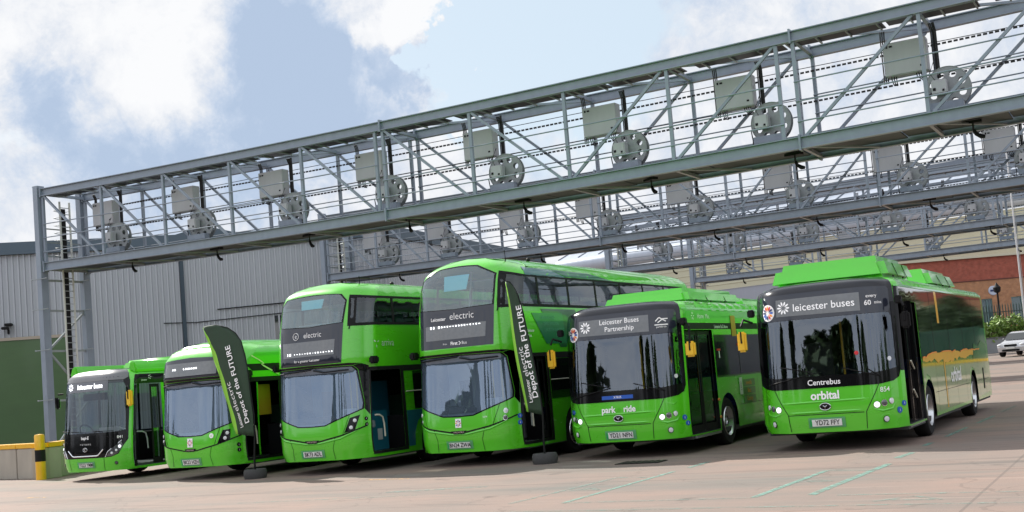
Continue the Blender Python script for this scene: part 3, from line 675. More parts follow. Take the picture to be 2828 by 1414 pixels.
    for sg in (-1,1): strip(g,P,[(sg*.60,.77),(sg*.53,.55),(sg*.55,.32)],.010,.004); strip(g,P,[(sg*.78,.82),(sg*.93,1.21)],.010,.004)
    obj('panel_gap',g,MATT,root)
    g=G(); ridge(g,P,[(-1.2,.93),(-.72,.745),(-.18,.66),(.18,.66),(.72,.745),(1.2,.93)],.05,.012); obj('crease_moulding',g,GREEN,root)
    n=panel('maker_badge',P,[(-.19,.735),(.19,.735),(.12,.67),(-.12,.67)],MATT,root,off=.012); txt(P,'WRIGHTBUS',0,.705,.045,CHROME,n,.02)
    for sg in (-1,1):
        if three:
            q=[(sg*.82,.86),(sg*1.04,.90),(sg*1.16,1.21),(sg*.94,1.16)]; h=panel('headlight',P,q,BLK,root,off=.007)
            for s,z in ((1.04,1.10),(.96,.96)):
                g=G(); disc(g,P,sg*s,z,.038,.016,dome=.012); obj('lens',g,LAMPW,h,smooth=.8)
        else:
            lamp(P,sg*1.06,1.08,.042,root,LAMPW,ring=CHROME); lamp(P,sg*1.04,.94,.042,root,LAMPD,ring=CHROME)
    plate(P,root,-.01,.45,'BK73 ADL' if three else 'BN24 ZWA',w=.5,h=.11)
    if three:
        dp=panel('destination_display',P,[(-.72,2.52),(.67,2.52),(.69,2.84),(-.75,2.84)],DISP,root,off=.008)
        txt(P,'electric',.10,2.97,.165,WHITE,root,.012,bold=-.004); g=G(); n=24
        g.tube([P.at(-.36+.075*math.cos(2*math.pi*k/n),2.97+.075*math.sin(2*math.pi*k/n),.012) for k in range(n+1)],.006,5); c=obj('circle_mark',g,WHITE,root); txt(P,'e',-.36,2.975,.13,WHITE,c,.012,bold=-.005)
        txt(P,'for a greener Leicester',-.05,2.43,.075,WHITE,root,.012,bold=.006)
        g=G(); random.seed(5); g.cur=0
        for q in range(17):
            s=-.58+q*.072+(.05 if q>1 else 0); hh=.055 if q<2 else random.choice((.012,.03,.02,.03)); strip(g,P,[(s,2.585-hh/2+.002),(s,2.585+hh/2)],random.choice((.025,.035,.02)),.016)
        obj('led_fragments',g,LEDB,dp)
        txt(P,'arriva',2.12,2.70,.22,pm('pale_grey_vinyl',(.5,.62,.5),.5),root,.012,bold=-.004); petals(P,1.66,2.70,.11,root,[MATS['pale_grey_vinyl']],off=.012,n=3,name='brand_mark',a0=.5)
        sticker(P,root,1.30,1.12,.04,MATT,'i'); sticker(P,root,1.31,1.0,.04,MATT,'i')
    else:
        dp=panel('destination_display',P,[(-.71,2.60),(.74,2.60),(.76,2.90),(-.71,2.90)],DISP,root,off=.008)
        txt(P,'Leicester',-.38,3.03,.10,WHITE,root,.012,bold=.02); txt(P,'electric',.20,3.06,.20,WHITE,root,.012,bold=-.006)
        g=G(); random.seed(9)
        for q in range(17):
            s=-.56+q*.070+(.06 if q>1 else 0); hh=.05 if q<2 else random.choice((.015,.03,.045,.03)); strip(g,P,[(s,2.865-hh/2),(s,2.865+hh/2)],random.choice((.03,.04,.025)),.016)
        obj('led_fragments',g,LEDB,dp)
        txt(P,'from',-.22,2.51,.05,WHITE,root,.012); txt(P,'First',.0,2.51,.095,WHITE,root,.012,bold=.03); txt(P,'Bus',.25,2.51,.09,WHITE,root,.012,bold=-.004)
        g=G(); strip(g,P,[(.12,2.545),(.16,2.51),(.12,2.475)],.02,.012); obj('arrow_mark',g,WHITE,root)
        b=panel('white_badge',P,quad(-.07,.07,.80,.98),WHITE,root,off=.012); petals(P,0,.89,.075,b,[RED,NAVY,NAVY,RED,ORG,BLUES],off=.018,n=8)
        txt(P,'1674',.62,.985,.05,WHITE,root,.012); sticker(P,root,1.38,.95,.05,BLUES,'i'); sticker(P,root,1.38,.82,.05,BLUES,'i')
        # vinyl graphics on the side
        v=panel('dark_graphic',P,[(2.5,3.12),(4.15,3.12),(5.1,2.30),(3.3,2.30)],DKG,root,off=.007)
        v2=panel('teal_graphic',P,[(2.05,3.03),(3.5,3.03),(3.6,2.38),(2.65,2.38)],DKG2,root,off=.010)
        FT=pm('faint_vinyl_text',(.10,.33,.22),.5)
        for q,w in enumerate(('100% ELECTRIC','ZERO EMISSION','LEICESTER ELECTRIC','BUS')): txt(P,w,2.78+q*.14,2.93-q*.13,.10,FT,v2,.016)
        txt(P,'Leicester',1.95,2.66,.09,WHITE,root,.012); txt(P,'Park',1.9,2.55,.09,WHITE,root,.012)
        panel('roof_edge_graphic',P,[(1.75,4.0),(3.9,4.0),(3.2,4.22),(1.45,4.22)],TEALR,root,off=.006)
        panel('roof_edge_graphic',P,[(3.9,4.03),(6.5,4.01),(5.2,4.2),(3.25,4.22)],DKG2,root,off=.006)
    # side glazing
    for (h,nm) in ((sw,1),(swl,-1)):
        sg=nm; n=7; a0=h[0][0]*sg; w=(11.2-a0)/n
        panel('side_window',P,h,SGL,root,off=.001)
        g=G(); zz0=h[0][1]; zz1=h[2][1]
        for q in range(n+1):
            s=sg*(a0+w*q+(.0 if q else .09)); strip(g,P,[(s,zz0),(s,zz1)],.09 if q else .18,.006)
        strip(g,P,[(sg*a0,zz0),(sg*11.2,zz0)],.06,.006); strip(g,P,[(sg*a0,zz1),(sg*11.2,zz1)],.06,.006); obj('window_pillar',g,MATT,root)
    panel('side_window',P,low,DGL,root,off=.006); panel('side_window',P,lowl,DGL,root,off=.006)
    panel('door_surround',P,quad(1.41,2.66,.36,2.20),MATT,root,holes=[door],off=.005)
    panel('skirt_band',P,quad(2.66,10.8,2.07,2.20),MATT,root,off=.006)
    if three:
        panel('teal_lower_panel',P,[(2.67,.42),(2.92,.42),(2.94,.7),(3.08,.95),(3.3,1.08),(3.3,1.2),(2.67,1.2)],TEAL,root,off=.007)
        g=G(); g.box(.80,.84,.4,1.15,.4,1.25); t=obj('assault_screen',g,TEAL,root)
        g=G(); g.box(.845,.85,.75,.92,.62,.86); obj('poster',g,GREYI,t)
    else:
        panel('white_notice',P,quad(1.85,1.98,.72,.98),GREYI,root,off=-.1)
        door_leaves(P,root,2.2,2.54,.42,2.12,1)
    grab(P,root,1.55,.70,1.18,-.08)
    g=G(); g.box(.5,1.24,.3,1.25,.34,.38); obj('step',g,GALV,root)
    g=G(); g.tube([P.at(2.7,1.62,.015),P.at(3.6,1.62,.015)],.012,6); obj('side_trim',g,RAILY,root)
    for sg in (-1,1):
        g=G(); g.box(-.07,.07,-.12,.10,-.08,.08); c=obj('side_camera',g,MATT,root,bevel=.03); c.location=(sg*1.32,.15 if three else .12,2.34)
    g=G(); g.tube([P.at(1.0,z1-.1,.03),P.at(1.0,P.zt,.03),(P.at(1.0,P.zt)[0],P.at(1.0,P.zt)[1],P.zt+.1)],.014,6); 
    if three: g.tube([(P.at(.98,P.zt)[0],P.at(.98,P.zt)[1],P.zt+.07),(P.at(.98,P.zt)[0]+.05,P.at(.98,P.zt)[1]+.35,P.zt+.07)],.012,6)
    obj('tree_deflector',g,MATT,root)
    g=G(); g.sphere((.5,2.2,P.zt+.02),.05,6); obj('aerial',g,MATT,root)
decker(4,'tallest green double decker bus, with Leicester electric panel and teal graphics on its side')
decker(3,'green double decker bus with arriva lettering on its side, the lower double decker')
# ---- single deck sister of the double deckers
def sister():
    P=PLANS[2]; root=bus_root(2,'green single decker bus with a domed front roof, half hidden by the left feather flag'); W=(2.35,7.6)
    ws=sym([(0,.98),(.36,.99),(1.24,1.27),(1.26,1.40),(1.13,2.14),(1.04,2.22),(0,2.24)])
    pan=sym([(0,2.30),(.99,2.30),(1.0,2.58),(.88,2.74),(0,2.77)])
    door=quad(1.44,2.58,.42,2.12)
    bodymesh(P,root,SIDEG,[ws,pan,door],W); roofmesh(P,root,GREEN)
    panel('front_mask',P,pan,SLATE,root,off=.003)
    w2=[(x*.965,(z-1.62)*.965+1.62) for x,z in ws]
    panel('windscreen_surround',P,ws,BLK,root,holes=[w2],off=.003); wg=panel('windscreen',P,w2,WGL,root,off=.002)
    wiper(P,wg,(-.9,2.16),(.05,2.21),.03); wiper(P,wg,(.1,2.2),(.35,2.13),.03); wiper(P,wg,(.35,2.13),(.95,2.15),.03)
    for sg in (-1,1): panel('pillar',P,[(sg*1.05,2.225),(sg*1.14,2.145),(sg*1.267,1.41),(sg*1.25,1.28),(sg*1.40,1.16),(sg*1.41,2.22),(sg*1.2,2.27)],BLK,root,off=.009)
    panel('brow',P,[(-1.19,2.272),(-1.05,2.232),(0,2.245),(1.05,2.232),(1.19,2.272),(.98,2.294),(0,2.296),(-.98,2.294)],BLK,root,off=.004)
    common_bus(P,root,W); steering(root,-.55,.1,1.2)
    g=G(); g.box(-1.0,-.2,.9,.95,.4,2.1); obj('partition',g,GREYI,root)
    g=G(); g.prism([(-1.0,.5),(1.0,.5),(1.05,9.8),(-1.05,9.8)],2.6,2.63,'z'); obj('ceiling',g,GREYI,root)
    for r in range(5):
        for x in (-.9,-.45,.45,.9): seat(root,x,3.2+r*1.0,.45,SEATG)
    dp=panel('destination_display',P,quad(-.80,.80,2.36,2.66),DISP,root,off=.008)
    g=G(); random.seed(2)
    for q in range(12):
        s=(-.52+q*.05) if q<3 else (-.16+(q-3)*.05); strip(g,P,[(s,2.50),(s+random.uniform(-.02,.02),2.54)],.022,.016)
    obj('led_fragments',g,LEDB,dp)
    g=G(); strip(g,P,[(-1.33,.95),(-.72,.77),(-.18,.67),(.18,.67),(.72,.77),(1.33,.95)],.026,.006); obj('chevron_trim',g,MATT,root)
    g=G()
    for sg in (-1,1): strip(g,P,[(sg*.62,.75),(sg*.56,.55),(sg*.60,.32)],.010,.004); strip(g,P,[(sg*.70,.78),(sg*.84,1.15)],.010,.004)
    obj('panel_gap',g,MATT,root)
    g=G(); ridge(g,P,[(-.8,2.93),(-.5,2.99),(.5,2.99),(.8,2.93)],.05,.02); ridge(g,P,[(-.7,3.03),(.7,3.03)],.05,.02); obj('roof_swage',g,GREEN,root)
    for sg in (-1,1):
        h=panel('headlight',P,[(sg*.77,.79),(sg*1.06,.87),(sg*1.07,1.10),(sg*.90,1.09)],BLK,root,off=.007)
        for s,z in ((1.0,1.02),(.95,.91)):
            g=G(); disc(g,P,sg*s,z,.038,.016,dome=.012); obj('lens',g,LAMPW,h,smooth=.8)
    n=panel('maker_badge',P,[(-.17,.715),(.17,.715),(.11,.65),(-.11,.65)],MATT,root,off=.012); txt(P,'WRIGHTBUS',0,.685,.04,CHROME,n,.02)
    b=panel('white_badge',P,quad(-.08,.08,.75,.95),WHITE,root,off=.012); petals(P,0,.85,.08,b,[RED,PINK,NAVY,PINK],off=.018,n=8)
    sticker(P,root,.63,.98,.055,WHITE); txt(P,'e',.63,.98,.07,GREEN,root,.02); plate(P,root,-.02,.42,'BK23 HZH',w=.5,h=.11)
    sticker(P,root,1.25,.74,.045,MATT,'i'); sticker(P,root,1.25,.62,.045,MATT,'i')
    panel('side_window',P,quad(2.70,10.8,1.2,2.10),DGL,root,off=.006); panel('side_window',P,[(-x,z) for x,z in quad(1.5,10.8,1.2,2.1)],DGL,root,off=.006)
    panel('door_surround',P,quad(1.41,2.68,.36,2.22),MATT,root,holes=[door],off=.005)
    panel('flash_panel',P,[(1.45,2.52),(3.0,2.52),(3.0,2.36),(1.65,2.36)],MATT,root,off=.006)
    g=G(); strip(g,P,[(1.6,2.75),(2.1,2.52),(2.0,2.5),(2.6,2.26)],.035,.012); obj('lightning_flash',g,pm('cream_vinyl',(.75,.72,.45),.4),root)
    panel('gold_graphic',P,quad(2.1,2.56,1.35,2.05),OLIVE,root,off=-.25); g=G(); strip(g,P,[(1.85,.45),(1.85,2.1)],.05,-.05); obj('door_post',g,GREEN,root)
    grab(P,root,1.45,.70,1.18,-.08); g=G(); g.box(.5,1.24,.3,1.25,.34,.38); obj('step',g,GALV,root)
    g=G(); g.box(-.07,.07,-.12,.10,-.08,.08); c=obj('side_camera',g,MATT,root,bevel=.03); c.location=(1.32,.12,2.3)
sister()
# ------------------------------------------------------------------ ground
def gz(x,y):
    if y<42: return 0.0
    if y<100: return (y-42)/33*.68 if y<75 else .68+(y-75)/25*.25
    return .93
def ground():
    g=G(); xs=[-600,-200,-100,-60,-40,-20,0,20,40,80,200,600]; ys=[-600,-200,-60,-20,0,10,20,30,42,50,60,75,90,100,150,300,800]
    vs=[(x,y,gz(x,y)) for y in ys for x in xs]; n=len(xs)
    g.add(vs,[(j*n+i,j*n+i+1,(j+1)*n+i+1,(j+1)*n+i) for j in range(len(ys)-1) for i in range(n-1)])
    m=bpy.data.materials.new('yard_concrete'); m.use_nodes=True; nt=m.node_tree; b=nt.nodes['Principled BSDF']; L=nt.links.new
    tc=nt.nodes.new('ShaderNodeTexCoord')
    def noise(scale,st,det=6,rough=.6,dist=0):
        mp=nt.nodes.new('ShaderNodeMapping'); mp.inputs['Scale'].default_value=st; mp.inputs['Rotation'].default_value=(0,0,R(-6)); L(tc.outputs['Object'],mp.inputs[0])
        q=nt.nodes.new('ShaderNodeTexNoise'); q.inputs['Scale'].default_value=scale; q.inputs['Detail'].default_value=det; q.inputs['Roughness'].default_value=rough; q.inputs['Distortion'].default_value=dist; L(mp.outputs[0],q.inputs['Vector']); return q.outputs['Fac']
    def ramp(f,a,c):
        r=nt.nodes.new('ShaderNodeMapRange'); r.inputs[1].default_value=a; r.inputs[2].default_value=c; L(f,r.inputs[0]); return r.outputs[0]
    def mix(f,a,c,k=1,mode='MIX'):
        x=nt.nodes.new('ShaderNodeMix'); x.data_type='RGBA'; x.blend_type=mode
        if k!=1:
            mm=nt.nodes.new('ShaderNodeMath'); mm.operation='MULTIPLY'; mm.inputs[1].default_value=k; L(f,mm.inputs[0]); f=mm.outputs[0]
        L(f,x.inputs[0])
        for s,v in ((6,a),(7,c)):
            if isinstance(v,tuple): x.inputs[s].default_value=(*v,1)
            else: L(v,x.inputs[s])
        return x.outputs[2]
    c=mix(ramp(noise(.35,(1,1,1),4),.35,.65),(.270,.195,.162),(.215,.178,.156))
    c=mix(ramp(noise(.22,(.35,2.2,1),5,.65),.50,.68),c,(.155,.156,.142),.85)
    c=mix(ramp(noise(.5,(.25,3,1),6,.7,.5),.55,.75),c,(.090,.080,.073),.8)
    c=mix(ramp(noise(1.1,(.2,5,1),5,.7),.58,.72),c,(.36,.28,.235),.55)
    c=mix(ramp(noise(60,(1,1,1),3,.8),.35,.7),c,(.07,.06,.055),.38)
    c=mix(ramp(noise(3,(1,1,1),8,.75),.62,.70),c,(.09,.085,.08),.35)
    # expansion joints as thin dark lines in the slab
    sx=nt.nodes.new('ShaderNodeSeparateXYZ'); L(tc.outputs['Object'],sx.inputs[0])
    def joint(ax,per,off):
        a=nt.nodes.new('ShaderNodeMath'); a.operation='ADD'; a.inputs[1].default_value=off; L(sx.outputs[ax],a.inputs[0])
        p=nt.nodes.new('ShaderNodeMath'); p.operation='PINGPONG'; p.inputs[1].default_value=per/2; L(a.outputs[0],p.inputs[0])
        q=nt.nodes.new('ShaderNodeMath'); q.operation='LESS_THAN'; q.inputs[1].default_value=.018; L(p.outputs[0],q.inputs[0]); return q.outputs[0]
    c=mix(joint(1,6.0,1.3),c,(.07,.06,.055),.7); c=mix(joint(0,14,2),c,(.08,.07,.065),.4)
    vo=nt.nodes.new('ShaderNodeTexVoronoi'); vo.feature='DISTANCE_TO_EDGE'; vo.inputs['Scale'].default_value=.28
    vd=nt.nodes.new('ShaderNodeVectorMath'); vd.operation='MULTIPLY_ADD'; wn=nt.nodes.new('ShaderNodeTexNoise'); wn.inputs['Scale'].default_value=1.2; wn.inputs['Detail'].default_value=6; L(tc.outputs['Object'],wn.inputs['Vector']); L(wn.outputs['Color'],vd.inputs[0]); vd.inputs[1].default_value=(1.3,1.3,0); L(tc.outputs['Object'],vd.inputs[2]); L(vd.outputs[0],vo.inputs['Vector'])
    ck=nt.nodes.new('ShaderNodeMath'); ck.operation='LESS_THAN'; ck.inputs[1].default_value=.004; L(vo.outputs['Distance'],ck.inputs[0]); c=mix(ck.outputs[0],c,(.05,.045,.04),.22)
    c=mix(ramp(noise(.9,(1,1,1),2,.5),.70,.76),c,(.05,.045,.042),.6)
    c=mix(ramp(noise(14,(1,1,1),2,.5),.76,.80),c,(.03,.028,.026),.7)
    L(c,b.inputs['Base Color']); b.inputs['Roughness'].default_value=.88; b.inputs['Specular IOR Level'].default_value=.25
    bp=nt.nodes.new('ShaderNodeBump'); bp.inputs['Strength'].default_value=.35; bp.inputs['Distance'].default_value=.01; L(noise(45,(1,1,1),6,.8),bp.inputs['Height']); L(bp.outputs[0],b.inputs['Normal'])
    o=obj('ground',g,m); tag(o,kind='structure')
ground()
def worn(name,col,lo=.42,hi=.62,sc=6):
    m=bpy.data.materials.new(name); m.use_nodes=True; nt=m.node_tree; b=nt.nodes['Principled BSDF']; out=nt.nodes['Material Output']; b.inputs['Base Color'].default_value=(*col,1); b.inputs['Roughness'].default_value=.8
    t=nt.nodes.new('ShaderNodeBsdfTransparent'); n=nt.nodes.new('ShaderNodeTexNoise'); n.inputs['Scale'].default_value=sc; n.inputs['Detail'].default_value=8; n.inputs['Roughness'].default_value=.7
    tc=nt.nodes.new('ShaderNodeTexCoord'); nt.links.new(tc.outputs['Object'],n.inputs['Vector'])
    r=nt.nodes.new('ShaderNodeMapRange'); r.inputs[1].default_value=lo; r.inputs[2].default_value=hi; nt.links.new(n.outputs['Fac'],r.inputs[0])
    x=nt.nodes.new('ShaderNodeMixShader'); nt.links.new(r.outputs[0],x.inputs[0]); nt.links.new(b.outputs[0],x.inputs[1]); nt.links.new(t.outputs[0],x.inputs[2]); nt.links.new(x.outputs[0],out.inputs[0]); return m
MINT=worn('worn_mint_paint',(.16,.30,.25),.36,.70,7); MINT2=worn('very_worn_mint_paint',(.16,.28,.24),.26,.60,6); AMB=worn('worn_amber_paint',(.65,.36,.08),.40,.58,5)
def mark(pts,w,m,name='road_marking'):
    w*=.85
    g=G()
    for a,b in zip(pts,pts[1:]):
        l=math.dist(a,b) or 1; n=(-(b[1]-a[1])/l*w/2,(b[0]-a[0])/l*w/2)
        g.add([(a[0]+n[0],a[1]+n[1],.004),(a[0]-n[0],a[1]-n[1],.004),(b[0]-n[0],b[1]-n[1],.004),(b[0]+n[0],b[1]+n[1],.004)],[(0,1,2,3)])
    tag(obj(name,g,m,fix=False),kind='structure')
mark([(-8.05,14.1),(-7.85,17.3)],.10,MINT2); mark([(-7.2,14.1),(-7.15,18.0)],.10,MINT); mark([(-7.12,18.6),(-7.12,19.6)],.11,MINT)
mark([(-4.64,14.2),(-4.52,17.3)],.11,MINT); mark([(-3.96,14.35),(-3.77,18.0)],.13,MINT); mark([(-3.84,18.9),(-3.76,19.8)],.13,MINT); mark([(-3.8,21.0),(-3.78,21.7)],.12,MINT)
mark([(-3.74,22.9),(-3.7,25.2)],.10,MINT); mark([(-3.65,26.4),(-3.6,28.6)],.10,MINT); mark([(-3.6,30),(-3.55,32.5)],.10,MINT2)
mark([(-7.9,17.33),(-7.3,17.2)],.10,MINT2); mark([(-4.5,17.3),(-3.8,17.1)],.10,MINT2); mark([(-7.2,14.12),(-4.66,14.2)],.08,MINT2); mark([(-3.63,14.25),(3.0,14.0)],.09,MINT2); mark([(-12,13.3),(-3.2,13.28),(5,13.0)],.08,MINT2)
def glyph(x,y,s): mark([(x-.3*s,y-.15*s),(x,y+.2*s),(x+.3*s,y-.1*s),(x-.15*s,y-.05*s)],.08,MINT2,'road_marking')
glyph(-7.6,15.7,.8); glyph(-4.3,15.9,.8); glyph(-2.7,13.75,1.2); 
mark([(-25.5,16.6),(-23.2,16.4)],.14,AMB); mark([(-21.8,17.4),(-21.1,17.35)],.10,AMB); mark([(-13.6,18.6),(-12.6,18.5)],.09,AMB); mark([(-13.8,15.2),(-10.5,15.6)],.09,MINT2); mark([(-20,14.6),(-16.5,14.5)],.3,MINT2); mark([(-11.5,16.2),(-9.8,16.6)],.2,MINT2)
# drain cover
g=G(); g.box(-.42,.42,-.25,.25,.004,.012); dr=obj('drain_cover',g,MATT); g=G()
for k in range(7): g.box(-.38+k*.12,-.32+k*.12,-.2,.2,.012,.02)
obj('grating_bar',g,pm('cast_iron',(.05,.045,.04),.6,.4),dr); dr.location=(-8.55,20.0,0); tag(dr,'dark iron drain cover set in the ground in front of the park ride bus','drain cover')
# ------------------------------------------------------------------ gantries
def sag(x,y): return (.22*((min(x,0)+22)/20)**2-.1)*(1 if y<50 else .5)
NAMES={0:'nearest',1:'second',2:'third',3:'rearmost'}
ORD=['first','second','third','fourth','fifth','sixth','seventh','eighth','ninth','tenth','eleventh']
_PL={}
def gantry(idx,Y,XL,spans,XR,label,mat):
    root=thing('gantry',(XL,Y,0),label,'gantry','grey steel gantries across the yard'); D=2.35
    L=lambda x,y,z:(x-XL,y-Y,z+sag(x,Y))
    zb0,zb1,zt0,zt1=8.0,8.38,11.34,11.68
    def part(name,f,m=mat,**k):
        g=G(); f(g); return obj(name,g,m,root,**k)
    nodes=[]; # (x, diagdir, xnext)
    for (a,b,dirs) in spans:
        n=len(dirs); w=(b-a)/n
        for k,dr in enumerate(dirs): nodes.append((a+k*w,a+(k+1)*w,dr,k==n-1))
    for side,y in ((0,Y),(1,Y+D)):
        sy=-.08 if side==0 else .08
        for si,(a,b,dirs) in enumerate(spans):
            n=len(dirs)*2; b=spans[si+1][0] if si+1<len(spans) else b
            def ch(z0,z1,a=a,b=b,n=n):
                def f(g):
                    for k in range(n):
                        x0=a+(b-a)*k/n; x1=a+(b-a)*(k+1)/n; g.ibeam(L(x0,y,(z0+z1)/2),L(x1,y,(z0+z1)/2),.22,z1-z0,.03)
                    g.box(a-XL-.02,a-XL+.04,y-Y-.14,y-Y+.14,z0+sag(a,Y)-.05,z1+sag(a,Y)+.06)
                return f
            part('bottom_chord',ch(zb0,zb1)); part('top_chord',ch(zt0,zt1))
        for (a,b,dr,last) in nodes:
            part('post',lambda g:g.beam(L(a+.06,y,zb1),L(a+.06,y,zt0),.11,.11))
            if last: part('post',lambda g:g.beam(L(b-.06,y,zb1),L(b-.06,y,zt0),.11,.11))
            if dr=='\\': part('brace',lambda g:g.beam(L(a+.12,y,zt0),L(b-.2,y,zb1),.09,.09))
            else: part('brace',lambda g:g.beam(L(a+.2,y,zb1),L(b-.12,y,zt0),.09,.09))
        for k,z in enumerate((8.84,9.47,10.08)):
            def rail(g):
                yy=y-.07 if side==0 else y-.09
                for (a,b,dr,last) in nodes: g.tube([L(a,yy,z),L(b,yy,z)],.024,6)
            part('handrail',rail,smooth=.8)
    def cross(g):
        for (a,b,dr,last) in nodes:
            g.beam(L(a+.06,Y+.11,zt0+.1),L(a+.06,Y+D-.11,zt0+.1),.12,.12)
            g.beam(L(a+.06,Y+.11,zt0+.12),L(b-.1,Y+D-.11,zt0+.12),.08,.08)
    part('roof_beam',cross)
    def und(g):
        for (a,b,dr,last) in nodes:
            g.beam(L(a+.06,Y+.11,zb0+.06),L(a+.06,Y+D-.11,zb0+.06),.1,.1); g.beam(L(a+.3,Y+.12,zb0+.03),L(a+1.9,Y+D-.12,zb0+.03),.07,.05)
    part('floor_beam',und,GALV)
    x0,x1=spans[0][0],spans[-1][1]; n=int((x1-x0)/3)
    def deck(g):
        for k in range(n):
            a=x0+(x1-x0)*k/n+.01; b=x0+(x1-x0)*(k+1)/n-.01; s=sag((a+b)/2,Y); g.box(a-XL,b-XL,.13,D-.13,8.16+s,8.20+s)
    part('deck',deck,DECKM)
    def roofp(g):
        for k in range(n):
            a=x0+(x1-x0)*k/n; b=a+(x1-x0)/n*(.97 if k%3 else .86); s=sag((a+b)/2,Y); g.box(a-XL,b-XL,.14,.95,11.40+s,11.43+s)
    part('cover_plate',roofp,pm('cover_plate_dark',(.012,.014,.016),.5))
    def bat(g):
        k=x0+.5
        while k<x1: g.beam(L(k,Y+.14,11.36),L(k,Y+.97,11.36),.05,.05); k+=.92
    part('batten',bat,GALV)
    def tray(g):
        for z in (10.85,9.85):
            k=x0+1
            while k<x1-1: g.box(k-XL,k-XL+.12,D-.2,D-.17,z+sag(k,Y)-.03,z+sag(k,Y)+.03); k+=.17
            g.beam(L(x0+1,Y+D-.17,z-.02),L(x1-1,Y+D-.17,z-.02),.02,.02)
    part('cable_tray',tray,CABLE)
    # end tower
    for tx,sgn in ((XL,1),(XR,-1)):
        zt=11.76+sag(tx,Y)
        for y in (0,D):
            def col(g):
                a=tx-XL; g.box(a-.14,a+.14,y-.19,y+.19,0,zt).box(a-.16,a+.16,y-.19,y+.19,zt,zt+.05)
                g.box(a-.25,a+.25,y-.25,y+.25,0,.04)
            part('column',col)
        def br(g):
            a=tx-XL
            for z in (2.4,4.6,6.4,7.75): g.beam((a,0.17,z),(a,D-.17,z),.09,.09)
            g.beam((a,.2,4.7),(a,D-.2,6.3),.08,.08); g.beam((a,.2,4.5),(a,D-.2,2.5),.08,.08); g.beam((a,.2,.3),(a,D-.2,2.3),.08,.08)
            for z in (2.45,4.65,6.45,7.8):
                for y in (0,D): g.beam((a-.45,y-.19,z),(a+.45,y-.19,z),.035,.035); g.sphere((a-.45,y-.19,z),.04,4); g.sphere((a+.45,y-.19,z),.04,4)
            for z in (8.84,9.47,10.08): g.beam((a,0.1,z),(a,D-.1,z),.05,.05)
        part('tie_bar',br,pm('tie_pale_grey',(.26,.29,.30),.9,spec=.1))
    # ladder
    if XL<-30 or True:
        ld=part('ladder',lambda g:[g.box(.33,.40,.78,.84,0,11.3),g.box(.33,.40,1.32,1.38,0,11.3)],pm('ladder_pale_steel',(.55,.56,.52),.45))
        g=G()
        for k in range(38): g.beam((.36,.84,.3+k*.29),(.36,1.32,.3+k*.29),.03,.03)
        obj('rung',g,GALV,ld)
        g=G(); g.box(.24,.28,.97,1.19,.4,11.0); obj('cable_duct',g,MATT,ld)
        g=G()
        for k in range(9):
            z=8.2+k*.34; g.tube([(.33,.8,z),(.05,.72,z),(-.12,1.08,z),(.05,1.44,z),(.33,1.36,z)],.014,5)
        obj('safety_hoop',g,GALV,ld)
    return root
random.seed(11)
def reel_proto():
    t=thing('cable_reel',(0,0,0),'','cable reel')
    # perforated drum flange
    n=40; out=[(.64*math.cos(2*math.pi*k/n),.64*math.sin(2*math.pi*k/n)) for k in range(n)]; holes=[]
    for q in range(8):
        a=2*math.pi*(q+.5)/8; holes.append([(.44*math.cos(a)+.11*math.cos(2*math.pi*k/10),.44*math.sin(a)+.11*math.sin(2*math.pi*k/10)) for k in range(10)])
    V=[];E=[]
    for p in [out]+holes:
        b=len(V); V+=p; E+=[(b+i,b+(i+1)%len(p)) for i in range(len(p))]
    r=geometry.delaunay_2d_cdt([Vector(v) for v in V],E,[],0,1e-5,False); vs=[tuple(v) for v in r[0]]; fs=[tuple(f) for f in r[2] if not any(pip((sum(vs[i][0] for i in f)/3,sum(vs[i][1] for i in f)/3),h) for h in holes)]
    g=G()
    for y in (-.10,.10):
        g.add([(x,y,z) for x,z in vs],fs)
    g.lathe([(.64,-.115),(.66,-.115),(.66,-.085),(.64,-.085)],'y',n=40); g.lathe([(.64,.085),(.66,.085),(.66,.115),(.64,.115)],'y',n=40)
    for h in holes:
        g.add([(x,-.10,z) for x,z in h]+[(x,-.04,z) for x,z in h],[(k,(k+1)%10,(k+1)%10+10,k+10) for k in range(10)])
    obj('drum',g,REELM,t,smooth=.5)
    g=G(); g.lathe([(.29,-.09),(.29,.09)],'y',n=32); obj('wound_cable',g,CABLE,t,smooth=1)
    g=G(); g.box(-.42,.02,-.48,-.16,-.20,.22).box(-.35,-.1,-.2,-.10,-.12,.15); obj('motor_box',g,CABM,t,bevel=.03)
    g=G(); g.box(-.12,-.06,-.5,-.48,-.14,-.08).box(-.38,-.3,-.5,-.48,-.1,-.02); obj('switch',g,MATT,t)
    g=G(); g.box(-.52,.42,-.40,-.12,-.66,-.44); g.box(-.48,-.42,-.35,.2,-.95,-.66).box(.32,.38,-.35,.2,-.95,-.66).beam((-.2,-.3,-.92),(0,-.3,-.68),.06,.06).beam((.2,-.3,-.92),(.1,-.3,-.68),.06,.06); obj('stand',g,STEEL,t)
    g=G(); g.tube([(-.45,-.2,-.1),(-.62,-.25,-.2),(-.6,-.2,-.5),(-.62,-.2,-.9)],.02,5).tube([(-.3,-.3,.22),(-.45,-.2,.5),(-.3,-.1,.9)],.018,5); obj('cable_loop',g,CABLE,t)
    return t
